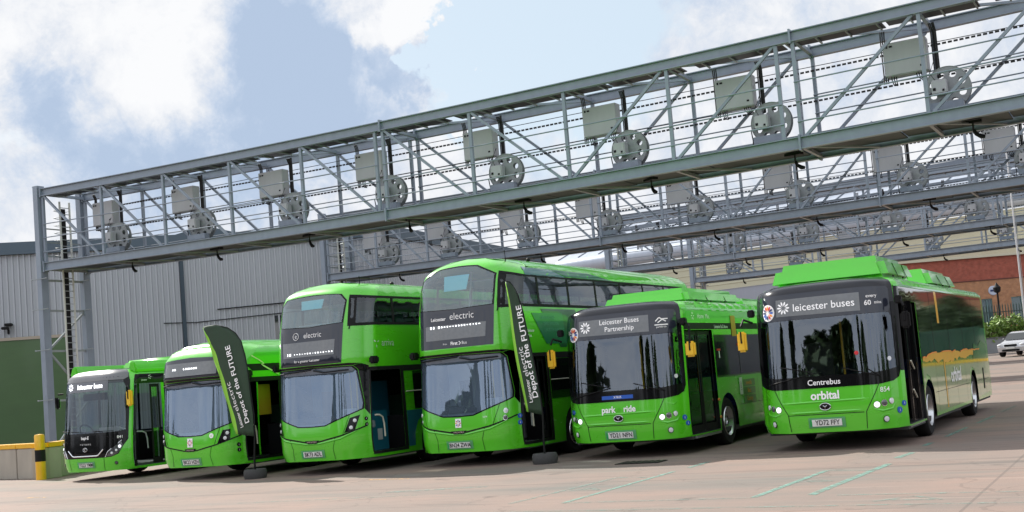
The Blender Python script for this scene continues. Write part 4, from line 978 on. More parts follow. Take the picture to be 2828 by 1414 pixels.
def box_proto():
    t=thing('control_cabinet',(0,0,0),'','electrical cabinet')
    g=G(); g.box(-.65,.65,-.2,.2,-.53,.53); obj('enclosure',g,CABM,t,bevel=.015)
    g=G(); g.box(-.63,.63,-.215,-.2,-.51,.51); obj('door',g,CABM,t,bevel=.006)
    g=G(); g.box(-.56,-.50,-.225,-.215,.36,.44).box(-.46,-.36,-.222,-.215,.37,.43).box(.42,.5,-.225,-.215,-.38,-.32); obj('latch',g,MATT,t)
    g=G()
    for k in range(3): g.tube([(-.5+k*.07,0,-.53),(-.5+k*.07,0,-.62),(-.46+k*.05,.05,-.78),(-.36,.1,-.80)],.018,5)
    for k in range(4): g.tube([(.25+k*.07,0,-.53),(.27+k*.07,0,-.64),(.45+k*.05,.0,-.80),(.75,.05,-.78),(.85,.1,-.55)],.018,5)
    obj('cable_tail',g,CABLE,t)
    g=G()
    for k in range(3): g.tube([(-.74+k*.06,.05,-.7),(-.74+k*.06,.05,.75),(-.7+k*.06,-.1,.95)],.022,5)
    for k in range(4): g.tube([(.78+k*.05,.1,-.8),(.78+k*.05,.1,.7),(.75+k*.05,0,.95)],.022,5)
    g.box(.84,.90,.12,.16,-.8,1.0); obj('riser_cable',g,CABLE,t)
    return t
def plug_proto():
    t=thing('charging_plug',(0,0,0),'','charging plug')
    g=G(); g.tube([(0,0,.25),(0,0,.02),(.02,0,-.08)],.028,6); obj('cable',g,CABLE,t)
    g=G(); g.tube([(.01,0,-.02),(.06,0,-.14),(.20,-.02,-.24),(.30,-.02,-.26)],[.05,.055,.07,.05],8); obj('handle',g,MATT,t,smooth=.9)
    g=G(); g.box(-.3,.25,-.12,.12,.18,.26); obj('bracket',g,MATT,t)
    return t
REEL,BOX,PLUG=reel_proto(),box_proto(),plug_proto(); used={}
def place(proto,x,y,z,label,group,rz=0,s=1):
    if proto.name in used: o=dup(proto)
    else: used[proto.name]=1; o=proto
    o.location=(x,y,z); o.rotation_euler=(0,0,rz); o.scale=(s,s,s); tag(o,label,None,group); return o
GD=[(0,36.0,-43.22,[(-43.0,-24.85,'\\'*5),(-24.62,-9.62,'\\\\//'),(-9.2,5.8,'//\\\\')],6.0,[-39.4,-34.52,-29.69,-24.95,-20.04,-15.15,-10.25,-4.91,.1]),
    (1,53.3,-40.9,[(-40.7,-24.2,'\\'*5),(-23.9,-10.8,'\\\\//'),(-10.4,4.4,'//\\\\')],4.6,[-37.23,-33.03,-28.38,-23.79,-18.98,-14.04,-9.04,-4.2]),
    (2,70.0,-31.0,[(-30.8,-22.9,'\\\\'),(-22.6,-7.6,'\\\\//'),(-7.3,7.7,'\\\\//')],7.9,[-27.59,-22.79,-18.16,-13.37,-8.6,-3.8]),
    (3,86.5,-31.4,[(-31.2,-22.0,'\\\\'),(-21.7,-6.7,'\\//\\'),(-6.4,8.6,'//\\\\')],8.8,[-28.3,-23.4,-18.6,-13.7,-8.9,-4.0])]
for idx,Y,XL,sp,XR,reels in GD:
    nm=NAMES[idx]
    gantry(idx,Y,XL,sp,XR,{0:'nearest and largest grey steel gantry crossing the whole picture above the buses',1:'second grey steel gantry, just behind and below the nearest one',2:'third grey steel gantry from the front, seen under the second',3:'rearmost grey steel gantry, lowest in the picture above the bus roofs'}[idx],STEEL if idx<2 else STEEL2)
    for k,x in enumerate(reels):
        s=sag(x,Y)
        place(REEL,x+random.uniform(-.05,.05),Y+.95,9.17+s,f'{ORD[k]} perforated cable reel from the left on the {nm} gantry','cable reels on the gantries',random.uniform(-.07,.07))
        place(BOX,x-1.15+random.uniform(-.08,.08),Y+1.3,10.40+s if idx==0 else 10.15+s,f'{ORD[k]} pale grey control cabinet from the left inside the {nm} gantry','control cabinets on the gantries',s=.97)
        place(PLUG,x+.55,Y+1.1,7.86+s,f'{ORD[k]} black charging plug from the left hanging under the {nm} gantry','charging plugs under the gantries',random.uniform(-.7,.5))
# ------------------------------------------------------------------ left side: bollard, barrier, warehouse
t=thing('bollard',(-27.38,22.42,0),'yellow bollard with one black band in front of the concrete barrier','bollard')
g=G(); g.cur=0; g.lathe([(.135,0),(.135,.50),(.135,.82),(.135,1.2),(.12,1.235),(.001,1.25)],'z',n=28); obj('post',g,YEL,t,smooth=.7)
g=G(); g.lathe([(.138,.50),(.138,.82)],'z',n=28); obj('black_band',g,MATT,t,smooth=1)
CONC=pm('barrier_concrete',(.36,.33,.28),.85,noise=(2.2,.28,(1,1,.35)),bump=(20,.3,.01))
def barrier(p,q,label,k):
    L=math.dist(p,q); t=thing('concrete_barrier',(*p,0),label,'barrier','concrete barrier blocks beside the left bus',math.atan2(q[1]-p[1],q[0]-p[0]))
    g=G(); g.box(.012,L-.012,0,.5,0,.86); obj('block',g,CONC,t,bevel=.015)
    g=G(); g.box(0.0,L,-.02,.52,.865,.99); obj('yellow_rail',g,YEL,t,bevel=.01)
    return t
barrier((-31.0,23.4),(-29.03,22.95),'concrete barrier block with yellow top at the left edge of the picture',0)
barrier((-33.1,23.9),(-31.04,23.42),'concrete barrier block with yellow top, beyond the left edge',0)
barrier((-29.0,22.94),(-27.45,22.62),'concrete barrier block with yellow top directly behind the bollard',1)
barrier((-27.40,22.66),(-28.15,24.6),'concrete barrier block with yellow top between the bollard and the left bus',2) if False else None
t=barrier((-27.42,22.72),(-28.55,25.6),'concrete barrier block with yellow top running back from the bollard behind the left bus',2)
CLAD=pm('grey_ribbed_cladding',(.37,.39,.42),.5,.1,noise=(.6,.10,(1,1,.3)))
FASC=pm('slate_fascia',(.055,.085,.115),.45)
def warehouse():
    P0=Vector((-56.9,44.6)); P1=Vector((-40.9,59.5)); P2=Vector((-43.8,86)); H=11.0
    d=(P1-P0).normalized(); rz=math.atan2(d.y,d.x); t=thing('warehouse',(P0.x,P0.y,0),'large grey ribbed metal warehouse behind the left buses with a green door','warehouse',None,rz)
    L=(P1-P0).length; x=-26; g=G(); poly=[]
    while x<L-.3:
        poly+=[(x,0),(x+.17,0),(x+.19,-.09),(x+.28,-.09),(x+.31,0)]; x+=.31
    poly.append((L,0)); 
    vs=[(a,b,z) for a,b in poly for z in (0,H)]; g.add(vs,[(2*i,2*i+2,2*i+3,2*i+1) for i in range(len(poly)-1)]); obj('wall',g,CLAD,t,fix=False)
    # return wall along P1->P2 in local coords
    q=P2-P1; c,s=math.cos(-rz),math.sin(-rz); q=Vector((q.x*c-q.y*s,q.x*s+q.y*c)); n=int(q.length/.31); u=q.normalized(); w=Vector((u.y,-u.x)); vs=[]; 
    for k in range(n):
        for a,o in ((0,0),(.17,0),(.205,.045),(.275,.045)):
            p=Vector((L,0))+u*(k*.31+a)+w*o; vs+= [(p.x,p.y,0),(p.x,p.y,H)]
    g=G(); g.add(vs,[(2*i,2*i+2,2*i+3,2*i+1) for i in range(len(vs)//2-1)]); obj('wall',g,CLAD,t,fix=False)
    e=Vector((L,0))+q
    g=G(); g.box(-26,L+.15,-.22,.1,H-.02,H+.68); g.beam((L,0,H+.33),(e.x,e.y,H+.33),.3,.7); g.beam((-26,-.24,H+.05),(L,-.24,H+.05),.14,.14); obj('fascia',g,FASC,t)
    g=G(); g.add([(-26,0,H+.66),(L,0,H+.66),(e.x,e.y,H+.66),(e.x-20,e.y+14,H+1.1),(L-16,14,H+1.1),(-26,14,H+1.1)],[(0,1,4,5),(1,2,3,4)]); obj('roof',g,FASC,t)
    g=G(); g.prism([(9.2,H+.6),(13.2,H+.6),(11.2,H+1.15)],-.15,3); obj('roof_gable',g,FASC,t)
    g=G(); g.box(9.66,9.88,-.24,-.06,0,H); obj('downpipe',g,pm('downpipe_blue',(.02,.04,.06),.4),t)
    g=G(); g.box(-9,3.28,-.10,-.05,0,6.15); o=obj('roller_door',g,pm('green_roller_door',(.05,.105,.035),.45,0,.2,noise=(.8,.15,(1,1,4))),t)
    g=G(); g.box(-9.15,3.43,-.16,-.10,6.15,6.32).box(3.28,3.43,-.16,-.10,0,6.15); obj('door_frame',g,pm('door_frame_tan',(.35,.30,.24),.6),t)
    g=G(); g.box(14.8,15.3,-.08,-.05,4.8,6.6); obj('window',g,DGL,t)
    g=G(); g.beam((8.6,-.1,6.57),(10.4,-.1,6.5),.05,.05).beam((10.4,-.1,6.5),(20,-.1,6.95),.05,.05).beam((11.65,-.12,7.18),(20,-.12,7.5),.06,.06); obj('conduit',g,MATT,t)
    g=G(); g.box(.1,.5,-.6,-.1,6.95,7.1).box(-.05,.35,-.75,-.5,6.75,6.9).box(.2,.3,-.3,-.05,6.5,6.8); obj('security_camera',g,MATT,t,bevel=.03)
warehouse()
# ------------------------------------------------------------------ far shed with curved eaves, brick building
def far_shed():
    A=Vector((-47.6,124.8)); B=Vector((-10.1,117.3)); d=(B-A).normalized(); rz=math.atan2(d.y,d.x); t=thing('industrial_shed',(A.x,A.y,0),'huge beige and grey industrial shed with a silver curved roof, far behind the gantries','industrial building',None,rz)
    L=47; L0=-16; BE=pm('beige_horizontal_cladding',(.42,.41,.30),.5,noise=(.5,.08,(1,1,8)))
    g=G(); z=9.6; vs=[]; 
    while z<13.6: vs+=[(z,0),(z+.5,0),(z+.55,.05),(z+.62,.05)]; z+=.68
    v=[(x,-o,z) for z,o in vs for x in (L0,L)]; g.add(v,[(2*i,2*i+1,2*i+3,2*i+2) for i in range(len(vs)-1)]); obj('upper_wall',g,BE,t,fix=False)
    g=G(); g.box(L0,L,.1,.3,0,9.6); obj('lower_wall',g,pm('far_grey_cladding',(.26,.28,.33),.5,noise=(1,.08,(8,1,.5))),t)
    prof=[(0,13.7),(-.35,13.85),(-.62,14.2),(-.70,14.6),(-.62,15.0),(-.35,15.35),(0,15.5),(12.5,20.3)]
    g=G(); v=[(x,y,z) for y,z in prof for x in (L0,L)]; g.add(v,[(2*i,2*i+1,2*i+3,2*i+2) for i in range(len(prof)-1)]); obj('roof',g,pm('silver_curved_roof',(.36,.40,.47),.4,.2,noise=(.4,.12,(5,1,1))),t,fix=False,smooth=1.0)
    g=G()
    for k in range(21): g.beam((k*3+L0,.2,15.62),(k*3+L0,12.4,20.32),.12,.1)
    for y,z,h in ((2.6,16.55,.35),(5.6,17.7,.3),(9,19.0,.45),(12.4,20.4,.5)): g.box(L0,L,y,y+.4,z,z+h)
    obj('roof_seam',g,pm('roof_seam_grey',(.13,.15,.18),.5),t)
    g=G(); g.box(L0-.2,L0,0,12,0,13.8); obj('end_wall',g,MATS['far_grey_cladding'],t)
far_shed()
def brickmat(name,c1,c2,mort):
    m=bpy.data.materials.new(name); m.use_nodes=True; nt=m.node_tree; b=nt.nodes['Principled BSDF']; tc=nt.nodes.new('ShaderNodeTexCoord'); mp=nt.nodes.new('ShaderNodeMapping'); mp.inputs['Rotation'].default_value=(R(90),0,0); nt.links.new(tc.outputs['Object'],mp.inputs[0])
    k=nt.nodes.new('ShaderNodeTexBrick'); k.inputs['Color1'].default_value=(*c1,1); k.inputs['Color2'].default_value=(*c2,1); k.inputs['Mortar'].default_value=(*mort,1); k.inputs['Scale'].default_value=1; k.inputs['Brick Width'].default_value=.225; k.inputs['Row Height'].default_value=.075; k.inputs['Mortar Size'].default_value=.008; nt.links.new(mp.outputs[0],k.inputs['Vector'])
    n=nt.nodes.new('ShaderNodeTexNoise'); n.inputs['Scale'].default_value=3; n.inputs['Detail'].default_value=8; nt.links.new(tc.outputs['Object'],n.inputs['Vector'])
    x=nt.nodes.new('ShaderNodeMix'); x.data_type='RGBA'; x.blend_type='MULTIPLY'; x.inputs[0].default_value=.6; cr=nt.nodes.new('ShaderNodeMapRange'); cr.inputs[1].default_value=.3; cr.inputs[2].default_value=.7; cr.inputs[3].default_value=.55; cr.inputs[4].default_value=1.2; nt.links.new(n.outputs['Fac'],cr.inputs[0]); nt.links.new(k.outputs['Color'],x.inputs[6]); nt.links.new(cr.outputs[0],x.inputs[7]); nt.links.new(x.outputs[2],b.inputs['Base Color']); b.inputs['Roughness'].default_value=.9; return m
def brick():
    A=Vector((-19.5,103.0)); B=Vector((-9.85,108.3)); d=(B-A).normalized(); rz=math.atan2(d.y,d.x); t=thing('brick_office',(A.x,A.y,0),'red and buff brick office building behind the right hand bus','building',None,rz); L=70
    RB=brickmat('red_brick',(.36,.075,.045),(.28,.055,.035),(.30,.16,.12)); BB=brickmat('buff_brick',(.44,.20,.09),(.36,.16,.075),(.40,.27,.19))
    wins=[(7.0,7.9),(9.5,11.2)]+[(13+3.5*k,14.7+3.5*k) for k in range(15)]
    g=G(); g.box(0,L,0,6,5.25,6.8); xs=[0]+[v for w in wins for v in w]+[L]
    for a,b in zip(xs[::2],xs[1::2]): g.box(a,b,0,6,2.9,5.25)
    g.box(0,L,.002,6,0,2.9); obj('lower_wall',g,BB,t)
    g=G(); g.box(-.02,L,-.03,6,6.87,8.75); obj('upper_wall',g,RB,t)
    g=G(); g.box(-.02,L,-.06,6,6.8,6.87); obj('string_course',g,pm('dark_brick_course',(.10,.035,.03),.8),t)
    g=G(); g.box(-.1,L,-.25,6.2,8.75,8.95); obj('parapet',g,pm('cream_coping',(.5,.47,.36),.6),t)
    for a,b in wins:
        g=G(); g.box(a,b,.12,.2,2.9,5.25); w=obj('window',g,pm('office_glass',(.02,.06,.07),.08,0,1),t)
        g=G()
        for x in (a+.04,(a+b)/2,b-.04): g.box(x-.04,x+.04,.06,.12,2.9,5.25)
        g.box(a,b,.06,.12,2.9,2.98).box(a,b,.06,.12,5.17,5.25); obj('frame',g,pm('window_frame_green_grey',(.12,.2,.2),.5),w)
    g=G(); g.lathe([(.001,-.06),(.36,-.06),(.40,-.03),(.40,0)],'y',(8.05,0,5.9),28); s=obj('round_wall_sign',g,pm('sign_pale_blue',(.45,.5,.62),.4),t,smooth=.6); g=G(); g.box(7.8,8.3,-.08,-.065,5.82,5.98); obj('sign_band',g,NAVY,s)
brick()
# fence, lamp post, pole, kerb wall
def palisade():
    A=Vector((-14.2,94.6)); B=Vector((-3.0,101.0)); d=(B-A); rz=math.atan2(d.y,d.x); t=thing('palisade_fence',(A.x,A.y,1.0),'dark palisade fence of pointed pales in front of the brick office','fence',None,rz); L=d.length; g=G(); x=0
    while x<L: g.prism([(x,0),(x+.07,0),(x+.07,3.3),(x+.035,3.45),(x,3.3)],-.02,.0); x+=.21
    obj('pale',g,pm('fence_dark_green',(.015,.045,.04),.5),t); g=G(); g.box(0,L,.01,.06,.6,.66).box(0,L,.01,.06,2.8,2.86); obj('rail',g,MATS['fence_dark_green'],t)
    g=G()
    for k in range(5): g.box(k*2.75,k*2.75+.1,.06,.16,0,3.3)
    obj('fence_post',g,MATS['fence_dark_green'],t)
palisade()
t=thing('street_lamp',(-11.5,101.4,.9),'black lamp post with a lantern head in front of the brick office','street lamp')
g=G(); g.tube([(0,0,0),(0,0,4.6)],[.10,.07],10); obj('lamp_pole',g,MATT,t,smooth=.8); g=G(); g.lathe([(.05,4.55),(.24,4.65),(.30,5.0),(.24,5.05),(.10,5.25),(.02,5.4)],'z',n=12); obj('lantern',g,MATT,t,smooth=.6)
t=thing('flag_pole',(-6.2,64.9,.4),'tall pale pole at the right edge of the picture','pole'); g=G(); g.tube([(0,0,0),(0,0,4),(0,0,11.5)],[.055,.05,.035],12); obj('shaft',g,pm('pole_pale_grey',(.55,.55,.56),.4,.3),t,smooth=.9); g=G(); g.sphere((0,0,11.55),.09,8); obj('finial',g,CHROME,t,smooth=1); g=G(); g.tube([(.09,0,1.4),(.09,0,11.3)],.012,4); obj('halyard',g,GALV,t)
t=thing('kerb_wall',(-14.4,87.2,.6),'low grey retaining wall under the bright green shrubs','wall',None,math.atan2(7.2,12)); g=G(); g.box(0,26,0,.4,0,1.25); obj('wall',g,pm('kerb_wall_grey',(.26,.27,.28),.8,noise=(1.5,.15)),t); g=G(); g.box(0,26,-.05,.45,1.25,1.33); obj('coping',g,pm('coping_dark',(.12,.12,.125),.7),t)
# ------------------------------------------------------------------ plants
def leafmat(name,c1,c2):
    m=bpy.data.materials.new(name); m.use_nodes=True; nt=m.node_tree; b=nt.nodes['Principled BSDF']; oi=nt.nodes.new('ShaderNodeTexNoise'); oi.inputs['Scale'].default_value=1.3; oi.inputs['Detail'].default_value=4; tc=nt.nodes.new('ShaderNodeTexCoord'); nt.links.new(tc.outputs['Object'],oi.inputs['Vector'])
    x=nt.nodes.new('ShaderNodeMix'); x.data_type='RGBA'; x.inputs[6].default_value=(*c1,1); x.inputs[7].default_value=(*c2,1); r=nt.nodes.new('ShaderNodeMapRange'); r.inputs[1].default_value=.35; r.inputs[2].default_value=.65; nt.links.new(oi.outputs['Fac'],r.inputs[0]); nt.links.new(r.outputs[0],x.inputs[0]); nt.links.new(x.outputs[2],b.inputs['Base Color']); b.inputs['Roughness'].default_value=.6; return m
LEAFB=leafmat('leaf_bright',(.09,.17,.02),(.16,.26,.03)); LEAFD=leafmat('leaf_dark',(.03,.065,.02),(.055,.10,.03))
def leaves(g,c,r,n,s):
    for _ in range(n):
        while True:
            p=Vector([random.uniform(-1,1) for _ in range(3)])
            if .35<p.length<1: break
        p=Vector((c[0]+p.x*r[0],c[1]+p.y*r[1],c[2]+p.z*r[2])); a=Vector([random.gauss(0,1) for _ in range(3)]).normalized(); b=a.orthogonal().normalized(); q=s*random.uniform(.6,1.3)
        g.add([p-a*q,p-b*q*.5,p+a*q,p+b*q*.5],[(0,1,2,3)])
random.seed(21)
for k,(x,y,w,h,lb) in enumerate([(-13.2,88.9,1.3,1.1,'bright green leafy shrub behind the low wall, beside the rear of the right hand bus'),(-11.3,90.0,1.3,1.2,'bright green leafy shrub behind the low wall, second from the bus'),(-9.6,91.2,1.4,1.5,'tallest bright green shrub behind the low wall, above the silver car'),(-7.6,92.2,1.4,1.2,'bright green shrub behind the low wall, rightmost of the four')]):
    t=thing('shrub',(x,y,1.1),lb,'shrub','bright green shrubs behind the low wall'); g=G()
    for q in range(9): leaves(g,(random.uniform(-w,w)*.75,random.uniform(-.4,.4),h*.75+random.uniform(-.35,.55)*h),(w*.5,.5,.5*h),170,.13)
    obj('foliage',g,LEAFB,t,fix=False); g=G()
    for q in range(5): g.tube([(0,0,-.1),(random.uniform(-w,w)*.4,0,.5),(random.uniform(-w,w)*.7,random.uniform(-.3,.3),h)],.03,5)
    obj('stem',g,pm('bark',(.08,.06,.04),.9),t)
def tree(x,y,z,h,w,label,grp,dark=True,column=False,dn=1):
    t=thing('tree',(x,y,z),label,'tree',grp); g=G(); g.tube([(0,0,0),(.1,0,h*.3),(-.05,.1,h*.6),(0,0,h*.92)],[h*.028,h*.022,h*.012,h*.004],8)
    for k in range(7):
        a=k*2.4; zz=h*(.3+.08*k); g.tube([(0,0,zz),(w*.25*math.cos(a),w*.25*math.sin(a),zz+h*.06),(w*.55*math.cos(a),w*.55*math.sin(a),zz+h*.13)],[h*.01,h*.006,h*.002],5)
    obj('trunk',g,MATS['bark'],t,smooth=.9); g=G(); n=34
    for k in range(n):
        f=k/n; zz=h*(.22+.75*f); rr=w*(.45 if column else .62*math.sin(math.pi*min(1,.25+f*.78))+.08); a=k*2.399; d=rr*random.uniform(.3,1)
        leaves(g,(d*math.cos(a),d*math.sin(a),zz+random.uniform(-.03,.03)*h),(rr*.42+.25,rr*.42+.25,h*.06+.25),110,(.20+h*.008)*dn)
    obj('crown',g,LEAFD if dark else LEAFB,t,fix=False); return t
TG='trees round the edge of the yard'
NUM=['one','two','three','four','five','six','seven','eight','nine','ten','eleven','twelve','thirteen','fourteen','fifteen']
for k,(x,y,h,w_,cl) in enumerate([(-38,-27,12,8.5,0),(-24,-30,13,2.6,1),(-15,-33,11.5,9,0),(-3,-34,13,2.6,1),(5,-34,11,9,0)]):
    tree(x,y,0,h,w_,f'{"slim" if cl else "broad"} tree across the yard behind the camera, number {NUM[k]} along',TG,True,bool(cl),2.2)
g=G()
for k in range(230):
    az=R(-100+k*.87); rr=62+3*math.sin(k*.7); x=-10+rr*math.sin(az); y=-rr*math.cos(az)+14; hh=5.5+1.6*math.sin(k*.31)+.8*math.sin(k*1.3)
    for q in range(4): leaves(g,(x,y,hh*(.2+.22*q)),(1.6,1.6,hh*.16),34,.55)
tag(obj('woodland',g,LEAFD,None,fix=False),'dark unseen belt of woodland added behind the camera for the windscreen reflections','woodland',None,'stuff')  # unseen tree belt added to even out the windscreen reflections
t=thing('reflection_wall',(-70,-38,0),'long dark unseen wall added behind the camera to darken the windscreen reflections','wall',None,R(-3)); g=G(); g.box(0,120,0,.3,0,3.4); obj('wall',g,pm('reflection_wall_dark',(.05,.05,.045),.8),t); g=G(); g.box(0,120,-.05,.35,3.4,3.5); obj('coping',g,CONC,t)  # unseen wall added to darken the lower part of the windscreen reflections
for k,(x,y,h,w_) in enumerate([(-3.2,71,4.6,2.0),(-.6,73,5.4,1.3),(2.2,70,4.4,2.4),(5.5,73,5.6,2.4),(9,71,5,2.6),(13,74,6,2.4),(17.5,72,5.4,3)]):
    tree(x,y,.5,h,w_,f'dark bushy tree right of the picture beside the yard, number {NUM[k]} along',TG,True,w_<2)
for k in range(5):
    x0=-1.0+k*2.1; barrier((x0,56+k*.5),(x0+2.05,56+(k+.97)*.5),f'yellow topped concrete barrier block right of the picture, number {NUM[k]} in line',k)
t=thing('skip_container',(3.0,62,.3),'dark green steel skip to the right of the yard, behind the yellow topped barriers','skip',None,R(8)); g=G(); g.prism([(-3,0),(3,0),(3.4,2.1),(-3.4,2.1)],-1.1,1.1); obj('hull',g,DKG,t,bevel=.03); g=G()
for k in range(7): g.box(-2.8+k*.93,-2.7+k*.93,-1.18,-1.1,.1,2.05)
g.box(-3.4,3.4,-1.18,-1.1,2.05,2.2); obj('stiffener',g,DKG,t)
# ------------------------------------------------------------------ car
def car():
    t=thing('parked_car',(-7.55,76.6,gz(0,76)),'silver white car parked at the right edge, facing the camera','car',None,R(-14)); SIL=pm('silver_car_paint',(.62,.64,.68),.25,.3,1)
    # side profile (y forward = -y), width profile
    prof=[(-2.1,.30),(-2.18,.55),(-2.1,.72),(-1.2,.92),(-.55,1.36),(.1,1.46),(1.1,1.42),(1.75,1.0),(2.1,.95),(2.15,.5),(2.1,.3)]
    g=G(); n=len(prof); rows=[]
    for f,wd in ((-1,.74),(-.9,.86),(-.5,.87),(0,.87),(.5,.87),(.9,.86),(1,.74)):
        row=[]
        for y,z in prof:
            tw=.80 if z>1.2 else (.92 if z>.9 else 1); yy=y*(1-.035*abs(f)**3); row.append((f*wd*tw/ (1 if abs(f)<1 else 1)*(1.0),yy,z if abs(f)<1 else z*.985+.01))
        rows.append(row)
    vs=[p for r in rows for p in r]; fs=[(i*n+k,i*n+(k+1)%n,(i+1)*n+(k+1)%n,(i+1)*n+k) for i in range(len(rows)-1) for k in range(n)]; fs+=[tuple(range(n)),tuple(range(len(vs)-n,len(vs)))[::-1]]
    g.add(vs,fs); b=obj('body',g,SIL,t,smooth=.7)
    g=G(); g.add([(-.70,-1.16,.97),(.70,-1.16,.97),(.60,-.60,1.345),(-.60,-.60,1.345)],[(0,1,2,3)]); obj('windscreen',g,DGL,t,fix=False).location=(0,-.02,.015)
    g=G(); 
    for sg in (-1,1): g.add([(sg*.83,-1.0,.97),(sg*.83,1.5,1.0),(sg*.72,1.0,1.36),(sg*.72,-.5,1.34)],[(0,1,2,3)])
    obj('side_window',g,DGL,t,fix=False)
    g=G(); g.box(-.36,.36,-2.20,-2.10,.60,.72).box(-.5,.5,-2.21,-2.12,.32,.42); obj('grille',g,MATT,t,bevel=.02)
    for sg in (-1,1):
        g=G(); g.sphere((sg*.64,-2.06,.68),(.16,.1,.09),8); obj('headlight',g,LAMPW,t,smooth=1)
        g=G(); g.box(sg*.87-.08,sg*.87+.08,-.72,-.62,.98,1.10); obj('door_mirror',g,SIL,t,bevel=.03)
        for y in (-1.35,1.35):
            g=G(); g.lathe([(.18,-.1),(.30,-.1),(.31,0),(.30,.1),(.18,.1)],'x',(sg*.78,y,.31),20); w=obj('wheel',g,RUB,t,smooth=.8); g=G(); g.lathe([(.001,.05),(.19,.06),(.2,.1)],'x',(sg*.78 if sg>0 else sg*.78,y,.31),20) if sg>0 else g.lathe([(.001,-.05),(.19,-.06),(.2,-.1)],'x',(sg*.78,y,.31),20); obj('rim',g,ALLOY,w,smooth=.8)
    g=G(); g.box(-.26,.26,-2.225,-2.205,.46,.57); obj('number_plate',g,PLATE,t)
car()
# ------------------------------------------------------------------ feather flags
def flag(x,y,pts,label,tilt):
    t=thing('feather_flag',(x,y,0),label,'banner','feather flags between the buses')
    g=G(); g.lathe([(.10,0),(.23,.0),(.25,.05),(.25,.15),(.23,.20),(.14,.20),(.10,.16)],'z',n=36); b=obj('tyre_base',g,pm('weathered_tyre',(.05,.05,.05),.85,noise=(20,.3)),t,smooth=.6)
    pole=pts['pole']; g=G(); g.tube([(0,0,.05),(0,0,.4)]+[(a,0,z) for a,z in pole],[.022,.022]+[.018-.012*i/len(pole) for i in range(len(pole))],8); obj('pole',g,MATT,t,smooth=1)
    edge=pts['edge']; n=26; m=7
    def samp(p,f):
        L=[0]
        for a,b in zip(p,p[1:]): L.append(L[-1]+math.dist(a,b))
        d=f*L[-1]
        for i in range(len(p)-1):
            if d<=L[i+1]+1e-9: q=(d-L[i])/(L[i+1]-L[i]); return (p[i][0]+(p[i+1][0]-p[i][0])*q,p[i][1]+(p[i+1][1]-p[i][1])*q)
        return p[-1]
    DF=pm('banner_dark_green',(.018,.045,.022),.7,noise=(3,.35,(6,1,.6))); LF=pm('banner_light_green',(.26,.60,.05),.6)
    m=7; g=G(); vs=[]
    wav=lambda a,z:.03*math.sin(z*3.1+a*5)*min(1,abs(a)*4)+.012*math.sin(a*40+z*2)
    for i in range(n+1):
        a=samp(pole,i/n); c=samp(edge,i/n)
        for j in range(m+1):
            f=j/m; px=a[0]+(c[0]-a[0])*f; pz=a[1]+(c[1]-a[1])*f; vs.append((px,wav(px,pz)-.015,pz))
    for i in range(n):
        for j in range(m):
            g.cur=1 if j==m-1 else 0; q=i*(m+1)+j; g.add([],[]); g.f.append((q,q+1,q+m+2,q+m+1)); g.m.append(g.cur)
    g.v=vs; o=obj('banner',g,[DF,LF],t,fix=False,smooth=3)
    s=o.modifiers.new('thickness','SOLIDIFY'); s.thickness=.004
    for text,p0,p1,hgt,bold in pts['text']:
        v,f=textgeo(text,bold,1.0); ux=max(q[0] for q in v)-min(q[0] for q in v); L_=math.dist(p0,p1); k=L_/ux; rot=math.atan2(p1[1]-p0[1],p1[0]-p0[0]); ca,sa=math.cos(rot),math.sin(rot); q=[]; x0,z0=(p0[0]+p1[0])/2,(p0[1]+p1[1])/2
        for a,b,_ in v:
            a*=k; b*=hgt/.72; px=x0+a*ca-b*sa; pz=z0+a*sa+b*ca; q.append((px,.03*math.sin(pz*3.1+px*5)*min(1,abs(px)*4)-.055,pz))
        g=G(); g.add(q,f); obj('lettering',g,WHITE,o,fix=False)
    return t
FX,FY=-17.62,20.0
def rel(l,ox,k=1): return [(round(x*k-ox,3),1.667+(z-1.667)*k) for x,z in l]
P1=dict(pole=rel([(-17.57,.91),(-17.55,1.38),(-17.60,1.8),(-17.64,2.29),(-17.70,2.7),(-17.78,3.0),(-17.93,3.2),(-18.15,3.34),(-18.5,3.43),(-18.83,3.42)],FX),edge=rel([(-18.11,.98),(-18.25,1.45),(-18.40,2.0),(-18.60,2.75),(-18.83,3.40),(-18.84,3.405)],FX),
 text=[('Depot of the FUTURE',(-17.70-FX,1.21),(-18.14-FX,2.93),.125,.012),('electric',(-17.98-FX,1.48),(-18.17-FX,2.12),.14,-.004),('Leicester',(-17.88-FX,1.12),(-17.97-FX,1.45),.10,.01)])
flag(FX,FY,P1,'left dark green feather flag, standing in front of the domed single decker bus',0)
GX,GY=-10.87,20.7; KF=.9857
P2=dict(pole=rel([(-11.0,.94),(-11.02,1.3),(-11.07,1.75),(-11.13,2.2),(-11.19,2.6),(-11.25,3.0),(-11.33,3.35),(-11.42,3.55),(-11.50,3.65),(-11.58,3.68)],GX,KF),edge=rel([(-11.37,1.02),(-11.42,1.5),(-11.47,2.0),(-11.53,2.7),(-11.60,3.62),(-11.61,3.66)],GX,KF),
 text=[('Depot of the FUTURE',(-10.93-GX,1.29),(-11.17-GX,3.13),.12,.012),('electric',(-11.08-GX,1.72),(-11.18-GX,2.30),.11,-.004),('Leicester',(-11.04-GX,1.20),(-11.08-GX,1.66),.08,.01)])
flag(GX,GY,P2,'right dark green feather flag, standing in front of the tallest double decker bus',0)
